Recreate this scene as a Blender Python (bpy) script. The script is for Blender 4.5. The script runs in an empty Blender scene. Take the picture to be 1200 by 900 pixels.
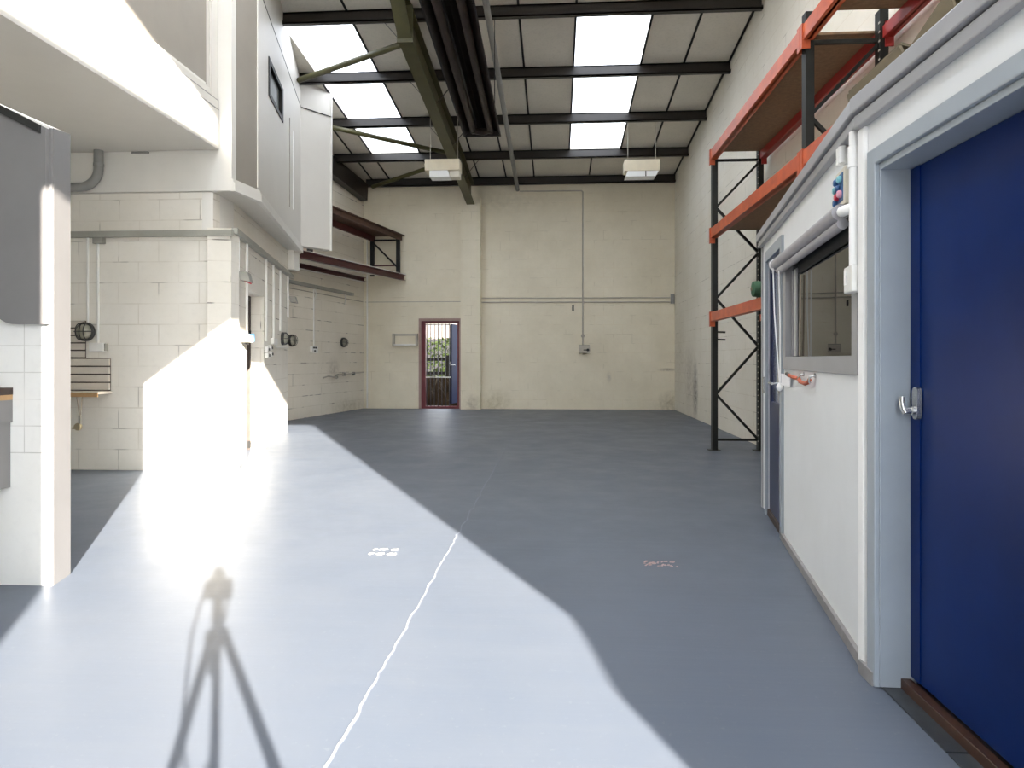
import bpy, bmesh, math, random
from mathutils import Vector, Matrix
from mathutils.geometry import tessellate_polygon
random.seed(7)
PI = math.pi
scene = bpy.context.scene
COL = scene.collection
V3 = Vector

# ------------------------------------------------------------------ materials
def new_mat(name):
    m = bpy.data.materials.new(name); m.use_nodes = True
    nt = m.node_tree
    b = nt.nodes['Principled BSDF']
    return m, nt, b

def lk(nt, a, b): nt.links.new(a, b)

def mix_col(nt, fac, a, b, blend='MIX'):
    n = nt.nodes.new('ShaderNodeMix'); n.data_type = 'RGBA'; n.blend_type = blend
    for sock, v in ((n.inputs[0], fac), (n.inputs[6], a), (n.inputs[7], b)):
        if hasattr(v, 'is_linked'): lk(nt, v, sock)
        elif isinstance(v, (tuple, list)): sock.default_value = (*v[:3], 1)
        else: sock.default_value = v
    return n.outputs[2]

def noise(nt, scale, detail=4, rough=.55, vec=None):
    n = nt.nodes.new('ShaderNodeTexNoise')
    n.inputs['Scale'].default_value = scale; n.inputs['Detail'].default_value = detail
    n.inputs['Roughness'].default_value = rough
    if vec is not None: lk(nt, vec, n.inputs['Vector'])
    return n.outputs['Fac']

def ramp(nt, fac, lo, hi, a=0., b=1.):
    n = nt.nodes.new('ShaderNodeMapRange')
    n.inputs[1].default_value = lo; n.inputs[2].default_value = hi
    n.inputs[3].default_value = a; n.inputs[4].default_value = b
    lk(nt, fac, n.inputs[0]); return n.outputs[0]

def mathn(nt, op, a, b=None):
    n = nt.nodes.new('ShaderNodeMath'); n.operation = op
    for i, v in enumerate((a, b)):
        if v is None: continue
        if hasattr(v, 'is_linked'): lk(nt, v, n.inputs[i])
        else: n.inputs[i].default_value = v
    return n.outputs[0]

def bump(nt, bsdf, h, strength=.2, dist=.01):
    n = nt.nodes.new('ShaderNodeBump'); n.inputs['Strength'].default_value = strength
    n.inputs['Distance'].default_value = dist
    lk(nt, h, n.inputs['Height']); lk(nt, n.outputs[0], bsdf.inputs['Normal'])

def coord(nt, kind='Object'):
    n = nt.nodes.new('ShaderNodeTexCoord'); return n.outputs[kind]

def paint(name, col, rough=.5, var=.08, scale=6., metal=0., bmp=0., spec=.5, col2=None, thr=(.35, .7)):
    m, nt, b = new_mat(name)
    c = coord(nt)
    f = noise(nt, scale, 5, .6, c)
    dark = col2 or tuple(x * (1 - var * 2.2) for x in col)
    lk(nt, mix_col(nt, ramp(nt, f, thr[0], thr[1]), dark, col), b.inputs['Base Color'])
    b.inputs['Roughness'].default_value = rough; b.inputs['Metallic'].default_value = metal
    b.inputs['Specular IOR Level'].default_value = spec
    if bmp:
        bump(nt, b, noise(nt, scale * 8, 4, .6, c), bmp, .004)
    return m

def block_wall(name, col, bw=.45, bh=.225, mortar=.007, line=.55, dirt=.12, stains=(), offs=.5, shift=(0, 0), vmin=None, crack=.0, bmp=.35):
    """painted blockwork: brick joints, grime and local stains, on the wall's metre UVs"""
    m, nt, b = new_mat(name)
    uv = coord(nt, 'UV')
    mp = nt.nodes.new('ShaderNodeMapping'); mp.inputs['Location'].default_value = (shift[0], shift[1], 0)
    lk(nt, uv, mp.inputs['Vector'])
    br = nt.nodes.new('ShaderNodeTexBrick')
    lk(nt, mp.outputs[0], br.inputs['Vector'])
    br.offset = offs
    br.inputs['Scale'].default_value = 1.; br.inputs['Mortar Size'].default_value = mortar
    br.inputs['Mortar Smooth'].default_value = .3; br.inputs['Bias'].default_value = 0
    br.inputs['Brick Width'].default_value = bw; br.inputs['Row Height'].default_value = bh
    br.inputs['Color1'].default_value = (*col, 1)
    br.inputs['Color2'].default_value = (*[x * .94 for x in col], 1)
    br.inputs['Mortar'].default_value = (*[x * line for x in col], 1)
    big = noise(nt, 1.1, 6, .62, uv)
    fine = noise(nt, 14, 4, .6, uv)
    # joints show only here and there under the paint
    jf = mathn(nt, 'MULTIPLY', br.outputs['Fac'], ramp(nt, noise(nt, 2.3, 3, .5, uv), .38, .62, .18, 1.))
    if vmin is not None:
        sx = nt.nodes.new('ShaderNodeSeparateXYZ'); lk(nt, uv, sx.inputs[0])
        jf = mathn(nt, 'MULTIPLY', jf, mathn(nt, 'GREATER_THAN', sx.outputs[1], vmin))
    base = mix_col(nt, ramp(nt, big, .3, .72), tuple(x * (1 - dirt) * k for x, k in zip(col, (1, .985, .95))), col)
    base = mix_col(nt, ramp(nt, fine, .25, .5, .25, 0.), base, tuple(x * .8 for x in col))
    out = mix_col(nt, jf, base, tuple(x * line * k for x, k in zip(col, (1, .97, .92))))
    if crack:
        jd = mathn(nt, 'MULTIPLY', br.outputs['Fac'], ramp(nt, noise(nt, 3.1, 2, .5, uv), .56, .64, 0, crack))
        out = mix_col(nt, jd, out, (.06, .05, .04))
    for (su, sv, ru, rv, k, sc) in stains:
        m2 = nt.nodes.new('ShaderNodeMapping'); m2.vector_type = 'TEXTURE'
        m2.inputs['Location'].default_value = (su, sv, 0); m2.inputs['Scale'].default_value = (ru, rv, 1)
        lk(nt, uv, m2.inputs['Vector'])
        g = nt.nodes.new('ShaderNodeTexGradient'); g.gradient_type = 'SPHERICAL'
        lk(nt, m2.outputs[0], g.inputs[0])
        f = mathn(nt, 'MULTIPLY', ramp(nt, g.outputs['Fac'], 0, .8, 0, k), ramp(nt, noise(nt, 9, 5, .65, uv), .3, .65))
        out = mix_col(nt, f, out, sc)
    lk(nt, out, b.inputs['Base Color'])
    b.inputs['Roughness'].default_value = .62; b.inputs['Specular IOR Level'].default_value = .35
    h = mathn(nt, 'SUBTRACT', mathn(nt, 'MULTIPLY', noise(nt, 60, 4, .6, uv), .35), jf)
    bump(nt, b, h, bmp, .008)
    return m

def glass_mat(name, tint=(.9, .95, .93), rough=.0):
    m = bpy.data.materials.new(name); m.use_nodes = True; nt = m.node_tree
    for n in list(nt.nodes):
        if n.type != 'OUTPUT_MATERIAL': nt.nodes.remove(n)
    o = [n for n in nt.nodes if n.type == 'OUTPUT_MATERIAL'][0]
    t = nt.nodes.new('ShaderNodeBsdfTransparent'); t.inputs[0].default_value = (*tint, 1)
    g = nt.nodes.new('ShaderNodeBsdfGlossy'); g.inputs['Roughness'].default_value = rough
    fr = nt.nodes.new('ShaderNodeFresnel'); fr.inputs[0].default_value = 1.75
    mx = nt.nodes.new('ShaderNodeMixShader')
    lk(nt, fr.outputs[0], mx.inputs[0]); lk(nt, t.outputs[0], mx.inputs[1]); lk(nt, g.outputs[0], mx.inputs[2])
    lk(nt, mx.outputs[0], o.inputs['Surface'])
    return m

def translucent_mat(name, col):
    m = bpy.data.materials.new(name); m.use_nodes = True; nt = m.node_tree
    for n in list(nt.nodes):
        if n.type != 'OUTPUT_MATERIAL': nt.nodes.remove(n)
    o = [n for n in nt.nodes if n.type == 'OUTPUT_MATERIAL'][0]
    t = nt.nodes.new('ShaderNodeBsdfTranslucent')
    c = coord(nt)
    lk(nt, mix_col(nt, ramp(nt, noise(nt, 3, 3, .5, c), .3, .7), tuple(x * .93 for x in col), col), t.inputs[0])
    d = nt.nodes.new('ShaderNodeBsdfDiffuse'); d.inputs[0].default_value = (.8, .82, .85, 1)
    mx = nt.nodes.new('ShaderNodeMixShader'); mx.inputs[0].default_value = .12
    lk(nt, t.outputs[0], mx.inputs[1]); lk(nt, d.outputs[0], mx.inputs[2]); lk(nt, mx.outputs[0], o.inputs['Surface'])
    return m

WALLC = (.80, .775, .715)
M = {}
M['block'] = block_wall('painted_block', (.80, .77, .705), line=.82, dirt=.08, crack=.3, bmp=.25)
M['block_side'] = block_wall('painted_block_side', (.80, .765, .69), bw=1.9, line=.8, dirt=.1, crack=.75, bmp=.25)
M['block_back'] = block_wall('painted_block_back', (.79, .73, .59), line=.92, dirt=.14, crack=.16, bmp=.14,
    stains=[(-1.45, .1, .5, .45, .65, (.42, .36, .22)), (2.75, .1, .5, .4, .7, (.30, .26, .18)), (-2.0, .12, .25, .3, .6, (.3, .25, .18)),
            (-1.3, 5.0, 1.4, .4, .3, (.4, .36, .28)), (1.25, .78, .07, .16, .55, (.35, .33, .3)), (2.65, .95, .3, .05, .8, (.25, .2, .15))])
M['block_left'] = block_wall('painted_block_left', (.80, .75, .655), bw=2.3, line=.78, dirt=.1, crack=.75, bmp=.25,
    stains=[(4.0, .95, .35, .35, .6, (.3, .26, .2)), (4.8, .1, 1.2, .25, .6, (.4, .35, .24))])
M['plaster'] = paint('white_plaster', (.74, .72, .67), .6, .03, 2.5, bmp=.05)
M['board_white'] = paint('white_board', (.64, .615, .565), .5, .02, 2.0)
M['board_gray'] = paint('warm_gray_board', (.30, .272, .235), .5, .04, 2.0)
M['tile'] = block_wall('white_tile', (.86, .86, .84), bw=.142, bh=.142, mortar=.003, line=.6, dirt=.03, offs=0., shift=(2.82, .006), vmin=.70, bmp=.1)
M['office'] = paint('office_white', (.79, .81, .82), .42, .035, 1.6)
M['gray_trim'] = paint('gray_trim', (.35, .35, .36), .38, .06, 3)
M['yard_leaf'] = paint('yard_door_navy', (.006, .009, .03), .6, .1, 3, spec=.05)
M['gray_frame'] = paint('gray_frame', (.34, .38, .42), .36, .05, 3)
M['gray_panel'] = paint('gray_panel', (.215, .208, .208), .45, .04, 3)
M['trunk'] = paint('trunking_gray', (.36, .355, .31), .5, .06, 5)
M['navy'] = paint('navy_door', (.003, .021, .125), .3, .12, 2.2, spec=.12)
M['navy_dark'] = paint('navy_dark', (.012, .02, .075), .3, .1, 3)
M['blue_gray'] = paint('blue_gray_glass', (.16, .18, .26), .12, .05, 3)
M['steel_dark'] = paint('dark_purlin_steel', (.019, .0145, .0115), .36, .12, 5)
M['olive'] = paint('olive_steel', (.078, .072, .024), .5, .12, 4)
M['rack_green'] = paint('rack_upright_dark', (.016, .0165, .014), .5, .15, 8, spec=.3)
M['orange'] = paint('rack_orange', (.58, .115, .035), .42, .08, 6, col2=(.40, .075, .03))
M['red_beam'] = paint('rack_red', (.36, .03, .025), .42, .08, 6)
M['chip'] = paint('chipboard', (.27, .17, .095), .75, .12, 22, bmp=.15)
M['maroon'] = paint('maroon_steel', (.085, .014, .014), .5, .12, 5)
M['rust'] = paint('rusty_shelf', (.10, .045, .025), .7, .2, 5)
M['black_steel'] = paint('black_steel', (.010, .0095, .009), .55, .1, 8, spec=.25)
M['heater'] = paint('heater_brown', (.022, .016, .014), .32, .25, 4, metal=.3)
M['heater_tube'] = paint('heater_tube', (.045, .03, .025), .4, .25, 6, metal=.5)
M['cream'] = paint('cream_enamel', (.74, .66, .50), .4, .05, 5)
M['diffuser'] = paint('lamp_diffuser', (.85, .86, .86), .3, .02, 5)
M['conduit_gray'] = paint('conduit_gray', (.27, .27, .255), .5, .08, 5)
M['conduit_white'] = paint('conduit_white', (.80, .79, .75), .45, .04, 5)
M['conduit_dull'] = paint('conduit_painted', (.50, .46, .39), .55, .08, 5)
M['pvc'] = paint('white_pvc', (.88, .88, .87), .3, .02, 3)
M['box_cream'] = paint('cream_box', (.72, .68, .58), .45, .04, 5)
M['box_gray'] = paint('gray_box', (.33, .32, .28), .5, .08, 8)
M['lamp_black'] = paint('lamp_black', (.03, .03, .028), .45, .1, 8)
M['lens'] = paint('lamp_lens', (.36, .35, .28), .2, .15, 12)
M['slat'] = paint('slat_board', (.62, .565, .49), .6, .04, 4)
M['timber'] = paint('timber', (.52, .32, .15), .6, .12, 10)
M['dark_wood'] = paint('dark_wood', (.06, .04, .03), .6, .2, 10)
M['brown_bar'] = paint('brown_bar', (.065, .028, .016), .4, .15, 12)
M['slate'] = paint('slate_tile', (.055, .062, .07), .35, .25, 7)
M['string'] = paint('string', (.42, .35, .27), .8, .1, 10)
M['brass'] = paint('dull_brass', (.45, .38, .25), .4, .1, 10, metal=.6)
M['chrome'] = paint('satin_chrome', (.62, .62, .61), .25, .04, 6, metal=.85)
M['blind'] = paint('blind_gray', (.37, .36, .38), .4, .04, 4)
M['reflection_black'] = paint('reflection_black', (.012, .012, .012), .8, .1, 10)
M['cardboard'] = paint('brown_card', (.22, .18, .115), .8, .15, 6)
M['green_roll'] = paint('green_roll', (.045, .125, .065), .7, .12, 8)
M['blue_tag'] = paint('blue_tag', (.07, .36, .75), .4, .05, 8)
M['red'] = paint('red_plastic', (.62, .03, .06), .35, .05, 8)
M['blue_key'] = paint('blue_plastic', (.03, .11, .28), .35, .05, 8)
M['teal_key'] = paint('teal_plastic', (.22, .55, .62), .35, .05, 8)
M['pink_key'] = paint('pink_plastic', (.75, .35, .45), .35, .05, 8)
M['strap'] = paint('orange_strap', (.55, .13, .06), .6, .1, 10)
M['paper'] = paint('white_paper', (.84, .84, .86), .7, .02, 5)
M['door_red'] = paint('red_frame', (.15, .018, .025), .45, .1, 8)
M['bar_dark'] = paint('gate_bar', (.022, .018, .025), .4, .1, 8)
M['dark_room'] = paint('dim_room', (.10, .095, .09), .8, .1, 2)  # dark colour stands in for the dimness of unlit rooms
M['skin_gray'] = paint('camera_black', (.02, .02, .02), .5, .1, 8)
M['asphalt'] = paint('asphalt', (.20, .195, .185), .85, .12, 3, bmp=.2)
M['soil'] = paint('leaf_litter', (.010, .0065, .004), .95, .3, 3, bmp=.5, spec=0.)
M['leaf'] = paint('hedge_leaf', (.085, .105, .03), .8, .25, 9, spec=.05)
M['twig'] = paint('bare_twig', (.055, .044, .033), .8, .2, 9, spec=.05)
M['fence_wood'] = paint('fence_wood', (.012, .010, .008), .85, .2, 6, spec=.05)
M['render_pink'] = paint('house_render', (.125, .108, .098), .85, .05, 2, spec=.05)
M['baseboard'] = paint('skirting_gray', (.30, .29, .29), .5, .15, 6)
M['joint'] = paint('joint_line', (.40, .37, .31), .7, .1, 6)
M['sky_panel'] = translucent_mat('dimmed_rooflight', (.48, .50, .535))  # transmission turned down to keep the panes from glaring
M['sky_panel_added'] = translucent_mat('added_rooflight', (.93, .95, .98))  # higher transmission for the added overhead panes
M['pane_gray'] = paint('opaque_gray_pane', (.16, .175, .17), .45, .06, 3, spec=.15)  # opaque grey in place of see-through glass
M['glass'] = glass_mat('window_glass', (.55, .58, .55))
M['glass_clear'] = glass_mat('clear_glass', (.9, .92, .92))

def ceiling_mat():
    m, nt, b = new_mat('ceiling_board')
    c = coord(nt)
    base = mix_col(nt, ramp(nt, noise(nt, .9, 5, .6, c), .3, .7), (.62, .585, .51), (.72, .68, .60))
    base = mix_col(nt, ramp(nt, noise(nt, 25, 3, .6, c), .3, .5, .25, 0), base, (.42, .41, .37))
    lk(nt, base, b.inputs['Base Color']); b.inputs['Roughness'].default_value = .6
    return m
M['ceiling'] = ceiling_mat()

def floor_mat():
    m, nt, b = new_mat('painted_floor')
    c = coord(nt)
    n1 = noise(nt, .35, 5, .55, c); n2 = noise(nt, 2.2, 6, .65, c); n3 = noise(nt, 45, 4, .65, c)
    base = mix_col(nt, ramp(nt, n1, .3, .7), (.090, .107, .138), (.104, .120, .150))
    base = mix_col(nt, ramp(nt, n2, .35, .75, 0, .35), base, (.126, .136, .155))
    base = mix_col(nt, ramp(nt, n3, .62, .72, 0, .35), base, (.155, .165, .18))
    base = mix_col(nt, ramp(nt, noise(nt, 7, 6, .7, c), .66, .8, 0, .3), base, (.068, .08, .105))
    # trowel streaks lying across the room
    mp = nt.nodes.new('ShaderNodeMapping'); mp.inputs['Scale'].default_value = (.5, 7, 1); lk(nt, c, mp.inputs['Vector'])
    st = noise(nt, 1.6, 4, .6, mp.outputs[0])
    base = mix_col(nt, ramp(nt, st, .5, .8, 0, .25), base, (.128, .138, .157))
    lk(nt, base, b.inputs['Base Color'])
    lk(nt, ramp(nt, n2, .3, .7, .34, .46), b.inputs['Roughness'])
    b.inputs['Specular IOR Level'].default_value = .16
    h = mathn(nt, 'ADD', mathn(nt, 'MULTIPLY', noise(nt, 3.5, 4, .5, mp.outputs[0]), .6), mathn(nt, 'MULTIPLY', n3, .12))
    bump(nt, b, h, .10, .01)
    return m
M['floor'] = floor_mat()

# ------------------------------------------------------------------ mesh builder
class MB:
    def __init__(s):
        s.bm = bmesh.new(); s.uv = s.bm.loops.layers.uv.new('UVMap')
    def _face(s, vs, uvs=None):
        try: f = s.bm.faces.new(vs)
        except ValueError: return None
        if uvs:
            for l, q in zip(f.loops, uvs): l[s.uv].uv = q
        return f
    def hexa(s, P):
        """8 points: bottom ring 0-3, top ring 4-7"""
        v = [s.bm.verts.new(p) for p in P]
        for f in ((3, 2, 1, 0), (4, 5, 6, 7), (0, 1, 5, 4), (1, 2, 6, 5), (2, 3, 7, 6), (3, 0, 4, 7)): s._face([v[i] for i in f])
        return s
    def box(s, x0, x1, y0, y1, z0, z1):
        return s.hexa([(x0, y0, z0), (x1, y0, z0), (x1, y1, z0), (x0, y1, z0), (x0, y0, z1), (x1, y0, z1), (x1, y1, z1), (x0, y1, z1)])
    def bar(s, p, q, w, h, up=(0, 0, 1)):
        """square bar from p to q, w wide, h high (along up)"""
        p, q = V3(p), V3(q); d = (q - p).normalized(); up = V3(up)
        if abs(d.dot(up)) > .98: up = V3((0, 1, 0))
        a = d.cross(up).normalized() * (w / 2); b = a.cross(d).normalized() * (h / 2)
        return s.hexa([p - a - b, p + a - b, q + a - b, q - a - b, p - a + b, p + a + b, q + a + b, q - a + b])
    def plate(s, outer, holes, O, U, W, N, t):
        """flat plate: 2-D outline (u,v) with holes, front face at O, thickness t along -N"""
        O, U, W, N = V3(O), V3(U), V3(W), V3(N).normalized()
        loops = [list(outer)] + [list(h) for h in holes]
        flat = [p for l in loops for p in l]
        tris = tessellate_polygon([[V3((p[0], p[1], 0)) for p in l] for l in loops])
        fr = [s.bm.verts.new(O + U * p[0] + W * p[1]) for p in flat]
        bk = [s.bm.verts.new(O + U * p[0] + W * p[1] - N * t) for p in flat]
        for tr in tris:
            s._face([fr[i] for i in tr], [flat[i] for i in tr]); s._face([bk[i] for i in reversed(tr)], [flat[i] for i in reversed(tr)])
        k = 0
        for l in loops:
            n = len(l)
            for i in range(n):
                a, b = k + i, k + (i + 1) % n
                s._face([fr[a], fr[b], bk[b], bk[a]], [flat[a], flat[b], (flat[b][0] + t, flat[b][1]), (flat[a][0] + t, flat[a][1])])
            k += n
        return s
    def cyl(s, p, q, r, n=16, r2=None, caps=True):
        return s.tube([p, q], r, n, r2, caps)
    def tube(s, pts, r, n=10, r2=None, caps=True):
        pts = [V3(p) for p in pts]; rings = []; prev = None
        for i, p in enumerate(pts):
            if i == 0: d = pts[1] - p
            elif i == len(pts) - 1: d = p - pts[i - 1]
            else: d = (pts[i + 1] - p).normalized() + (p - pts[i - 1]).normalized()
            d.normalize()
            if prev is None:
                a = d.orthogonal().normalized()
            else:
                a = (prev - d * prev.dot(d)).normalized()
            prev = a; b = d.cross(a)
            rr = r if r2 is None else r + (r2 - r) * i / (len(pts) - 1)
            rings.append([s.bm.verts.new(p + (a * math.cos(2 * PI * k / n) + b * math.sin(2 * PI * k / n)) * rr) for k in range(n)])
        for A, B in zip(rings, rings[1:]):
            for k in range(n): s._face([A[k], A[(k + 1) % n], B[(k + 1) % n], B[k]])
        if caps:
            s._face(list(reversed(rings[0]))); s._face(rings[-1])
        return s
    def lathe(s, prof, O, axis, n=20):
        """profile [(r, h)] revolved about axis from O"""
        O, ax = V3(O), V3(axis).normalized(); a = ax.orthogonal().normalized(); b = ax.cross(a); rings = []
        for r, h in prof:
            rings.append([s.bm.verts.new(O + ax * h + (a * math.cos(2 * PI * k / n) + b * math.sin(2 * PI * k / n)) * max(r, 1e-4)) for k in range(n)])
        for A, B in zip(rings, rings[1:]):
            for k in range(n): s._face([A[k], A[(k + 1) % n], B[(k + 1) % n], B[k]])
        s._face(list(reversed(rings[0]))); s._face(rings[-1])
        return s
    def tri(s, pts, t=.004):
        """thin leaf or sheet from a polygon of points, with thickness"""
        pts = [V3(p) for p in pts]; n = (pts[1] - pts[0]).cross(pts[2] - pts[0]).normalized() * t
        a = [s.bm.verts.new(p) for p in pts]; b = [s.bm.verts.new(p - n) for p in pts]
        s._face(a); s._face(list(reversed(b)))
        for i in range(len(pts)): s._face([a[i], b[i], b[(i + 1) % len(pts)], a[(i + 1) % len(pts)]])
        return s

ORG = {}
def origin(o): return ORG[o.name]

def meta(o, label=None, cat=None, group=None, kind=None):
    if label: o['label'] = label
    if cat: o['category'] = cat
    if group: o['group'] = group
    if kind: o['kind'] = kind
    return o

def build(name, mb, mat, parent=None, label=None, cat=None, group=None, kind=None, smooth=False, bev=0):
    bm = mb.bm
    bmesh.ops.recalc_face_normals(bm, faces=bm.faces[:])
    lo = V3([min(v.co[i] for v in bm.verts) for i in range(3)]); hi = V3([max(v.co[i] for v in bm.verts) for i in range(3)])
    c = V3(((lo.x + hi.x) / 2, (lo.y + hi.y) / 2, lo.z))
    bmesh.ops.translate(bm, verts=bm.verts[:], vec=-c)
    me = bpy.data.meshes.new(name); bm.to_mesh(me); bm.free()
    me.materials.append(M[mat] if isinstance(mat, str) else mat)
    if smooth:
        for p in me.polygons: p.use_smooth = True
        me.set_sharp_from_angle(angle=math.radians(38))
    o = bpy.data.objects.new(name, me); COL.objects.link(o)
    ORG[o.name] = c
    if parent is not None:
        o.parent = parent; o.location = c - ORG[parent.name]
    else:
        o.location = c
    if bev:
        md = o.modifiers.new('soft_edges', 'BEVEL'); md.width = bev; md.segments = 2; md.limit_method = 'ANGLE'; md.angle_limit = math.radians(40)
    return meta(o, label, cat, group, kind)

def thing(name, loc, label=None, cat=None, group=None, kind=None):
    o = bpy.data.objects.new(name, None); COL.objects.link(o); o.location = loc; o.empty_display_size = .1
    ORG[o.name] = V3(loc)
    return meta(o, label, cat, group, kind)

def dup(root, loc, label=None, group=None):
    r = root.copy(); COL.objects.link(r); r.location = loc; ORG[r.name] = V3(loc)
    if label: r['label'] = label
    if group: r['group'] = group
    for ch in list(root.children):
        c = ch.copy(); COL.objects.link(c); c.parent = r
        for g in ch.children:
            d = g.copy(); COL.objects.link(d); d.parent = c
    return r

class Fr:
    """frame along a wall: u along p->q, n out of the wall into the room"""
    def __init__(s, p, q, side=1):
        s.p = V3((p[0], p[1], 0)); d = V3((q[0] - p[0], q[1] - p[1], 0)); s.L = d.length; s.u = d.normalized()
        s.n = V3((s.u.y, -s.u.x, 0)) * side
        s.z = V3((0, 0, 1))
    def pt(s, u, n, z): return s.p + s.u * u + s.n * n + V3((0, 0, z))
    def box(s, mb, u0, u1, n0, n1, z0, z1):
        P = s.pt
        return mb.hexa([P(u0, n0, z0), P(u1, n0, z0), P(u1, n1, z0), P(u0, n1, z0), P(u0, n0, z1), P(u1, n0, z1), P(u1, n1, z1), P(u0, n1, z1)])
    def wall(s, mb, outer, holes=(), t=.1):
        return mb.plate(outer, holes, s.p, s.u, s.z, s.n, t)

def rect(u0, u1, z0, z1): return [(u0, z0), (u1, z0), (u1, z1), (u0, z1)]

ZC = lambda y: 5.56 + .086 * (16.3 - y)      # underside of roof boards
ZP = lambda y: 5.36 + .086 * (16.3 - y)      # underside of purlins

# ------------------------------------------------------------------ setting
build('floor', MB().box(-6.6, 2.95, -1.5, 16.62, -.15, 0), 'floor', kind='structure')
F_ = bpy.data.objects['floor']
# crack along the floor, in the old slab joint
def ribbon(pts, w, jit, z0=0., z1=.002):
    mb = MB(); prev = None
    for i, (x, y) in enumerate(pts):
        ww = w * random.uniform(.55, 1.3)
        a, b = (x - ww / 2, y), (x + ww / 2, y)
        if prev:
            (pa, pb) = prev
            mb.hexa([(*pa, z0), (*pb, z0), (*b, z0), (*a, z0), (*pa, z1), (*pb, z1), (*b, z1), (*a, z1)])
        prev = (a, b)
    return mb
pts = []; y = 1.75
while y < 4.62:
    pts.append((-.675 + random.uniform(-.006, .006), y)); y += random.uniform(.03, .08)
M['crack_light'] = paint('crack_sunlit', (.30, .31, .33), .6, .08, 20)  # pale tone of the sunlit stretch, sunlight put into the colour
M['crack_dark'] = paint('crack_shadow', (.17, .19, .23), .6, .08, 20)
build('crack', ribbon(pts, .006, 0), 'crack_light', F_)
pts = [(x + .0055, yy) for x, yy in pts]
build('crack', ribbon(pts, .0045, 0, 0, .0015), 'crack_dark', F_)
pts = []; y = 4.62
while y < 13.5:
    pts.append((-.675 + random.uniform(-.012, .012), y)); y += random.uniform(.08, .2)
build('crack', ribbon(pts, .010, 0), 'crack_dark', F_)  # darker from where the sunlight ends, shade put into the colour
def scuffs(spots, mat):
    mb = MB()
    for (x, y, r, a) in spots:
        p = [V3((x + r * random.uniform(.7, 1.2) * math.cos(k * PI / 4) * 1.0 + a * r * math.sin(k * PI / 4), y + 1.5 * r * random.uniform(.7, 1.2) * math.sin(k * PI / 4), .002)) for k in range(8)]
        mb.tri(p, .0015)
    build('paint_scuff', mb, mat, F_)
M['scuff_cream'] = paint('old_cream_paint', (.86, .82, .68), .6, .1, 20)
M['scuff_pink'] = paint('old_pink_paint', (.52, .36, .34), .6, .15, 20)
scuffs([(-1.13 + i * .032 + random.uniform(-.012, .012), 4.15 + j * .1, .014, .5) for i in range(5) for j in (0, .95)], 'scuff_cream')
scuffs([(.52 + (i % 13) * .0145 + random.uniform(-.006, .006), 4.05 + random.uniform(-.05, .05), random.uniform(.006, .011), .4) for i in range(30)], 'scuff_pink')

# back wall with the yard doorway
BW = Fr((-5.0, 16.4), (2.9, 16.4), 1)       # n = -Y
ub = lambda x: x + 5.0
mb = MB().plate([(-5.2, 0), (-3.31, 0), (-3.31, 2.165), (-2.315, 2.165), (-2.315, 0), (3.05, 0), (3.05, 5.72), (-5.2, 5.72)], [], (0, 16.4, 0), (1, 0, 0), (0, 0, 1), (0, -1, 0), .22)
build('wall_back', mb, 'block_back', kind='structure')
mb = MB().plate(rect(-2.285, -1.805, 0, 5.06), [], (0, 16.2, 0), (1, 0, 0), (0, 0, 1), (0, -1, 0), .2)
build('wall_pilaster', mb, 'block_back', kind='structure')
build('trim_1', MB().box(-4.66, -2.30, 16.392, 16.4, 2.588, 2.602), 'joint', kind='structure')
# right wall (metre UV measured from the front of the building)
mb = MB().plate([(-1.5, 0), (16.4, 0), (16.4, ZC(16.4) + .06), (-1.5, ZC(-1.5) + .06)], [], (2.80, 0, 0), (0, 1, 0), (0, 0, 1), (-1, 0, 0), .2)
M['block_right'] = block_wall('painted_block_right', (.81, .78, .70), bw=.9, line=.86, dirt=.1, crack=.3, bmp=.2,
    stains=[(14.0, .55, .32, .75, .95, (.07, .06, .05)), (14.6, .8, .7, .9, .5, (.24, .2, .15)), (15.8, 1.3, 1.0, 1.2, .35, (.36, .32, .26))])
build('wall_right', mb, M['block_right'], kind='structure')
# far left wall
LF = Fr((-5.57, 10.93), (-4.68, 16.5), 1)
mb = LF.wall(MB(), [(0, 0), (5.55, 0), (5.55, ZC(16.4) + .05), (0, ZC(10.93) + .05)], (), .2)
build('wall_left_far', mb, 'block_left', kind='structure')
# lower block: front, side with doorway, end
BF = Fr((-6.5, 7.09), (-3.469, 7.09), 1)
mb = MB().plate(rect(-6.5, -3.469, 0, 2.585), [], (0, 7.09, 0), (1, 0, 0), (0, 0, 1), (0, -1, 0), .18)
build('wall_block_front', mb, 'block', kind='structure')
SB = Fr((-3.469, 7.09), (-4.394, 10.927), 1)
mb = SB.wall(MB(), [(0.0, 0), (.80, 0), (.80, 2.035), (1.86, 2.035), (1.86, 0), (3.947, 0), (3.947, 2.60), (0.0, 2.60)], (), .24)
build('wall_block_side', mb, 'block_side', kind='structure')
mb = MB().plate(rect(-5.55, -4.42, 0, 3.0), [], (0, 10.93, 0), (1, 0, 0), (0, 0, 1), (0, 1, 0), .2)
build('wall_block_end', mb, 'block', kind='structure')
# room behind the doorway: a plain inner partition
mb = MB().box(-6.4, -5.2, 7.5, 7.55, 0, 2.58)
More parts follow.
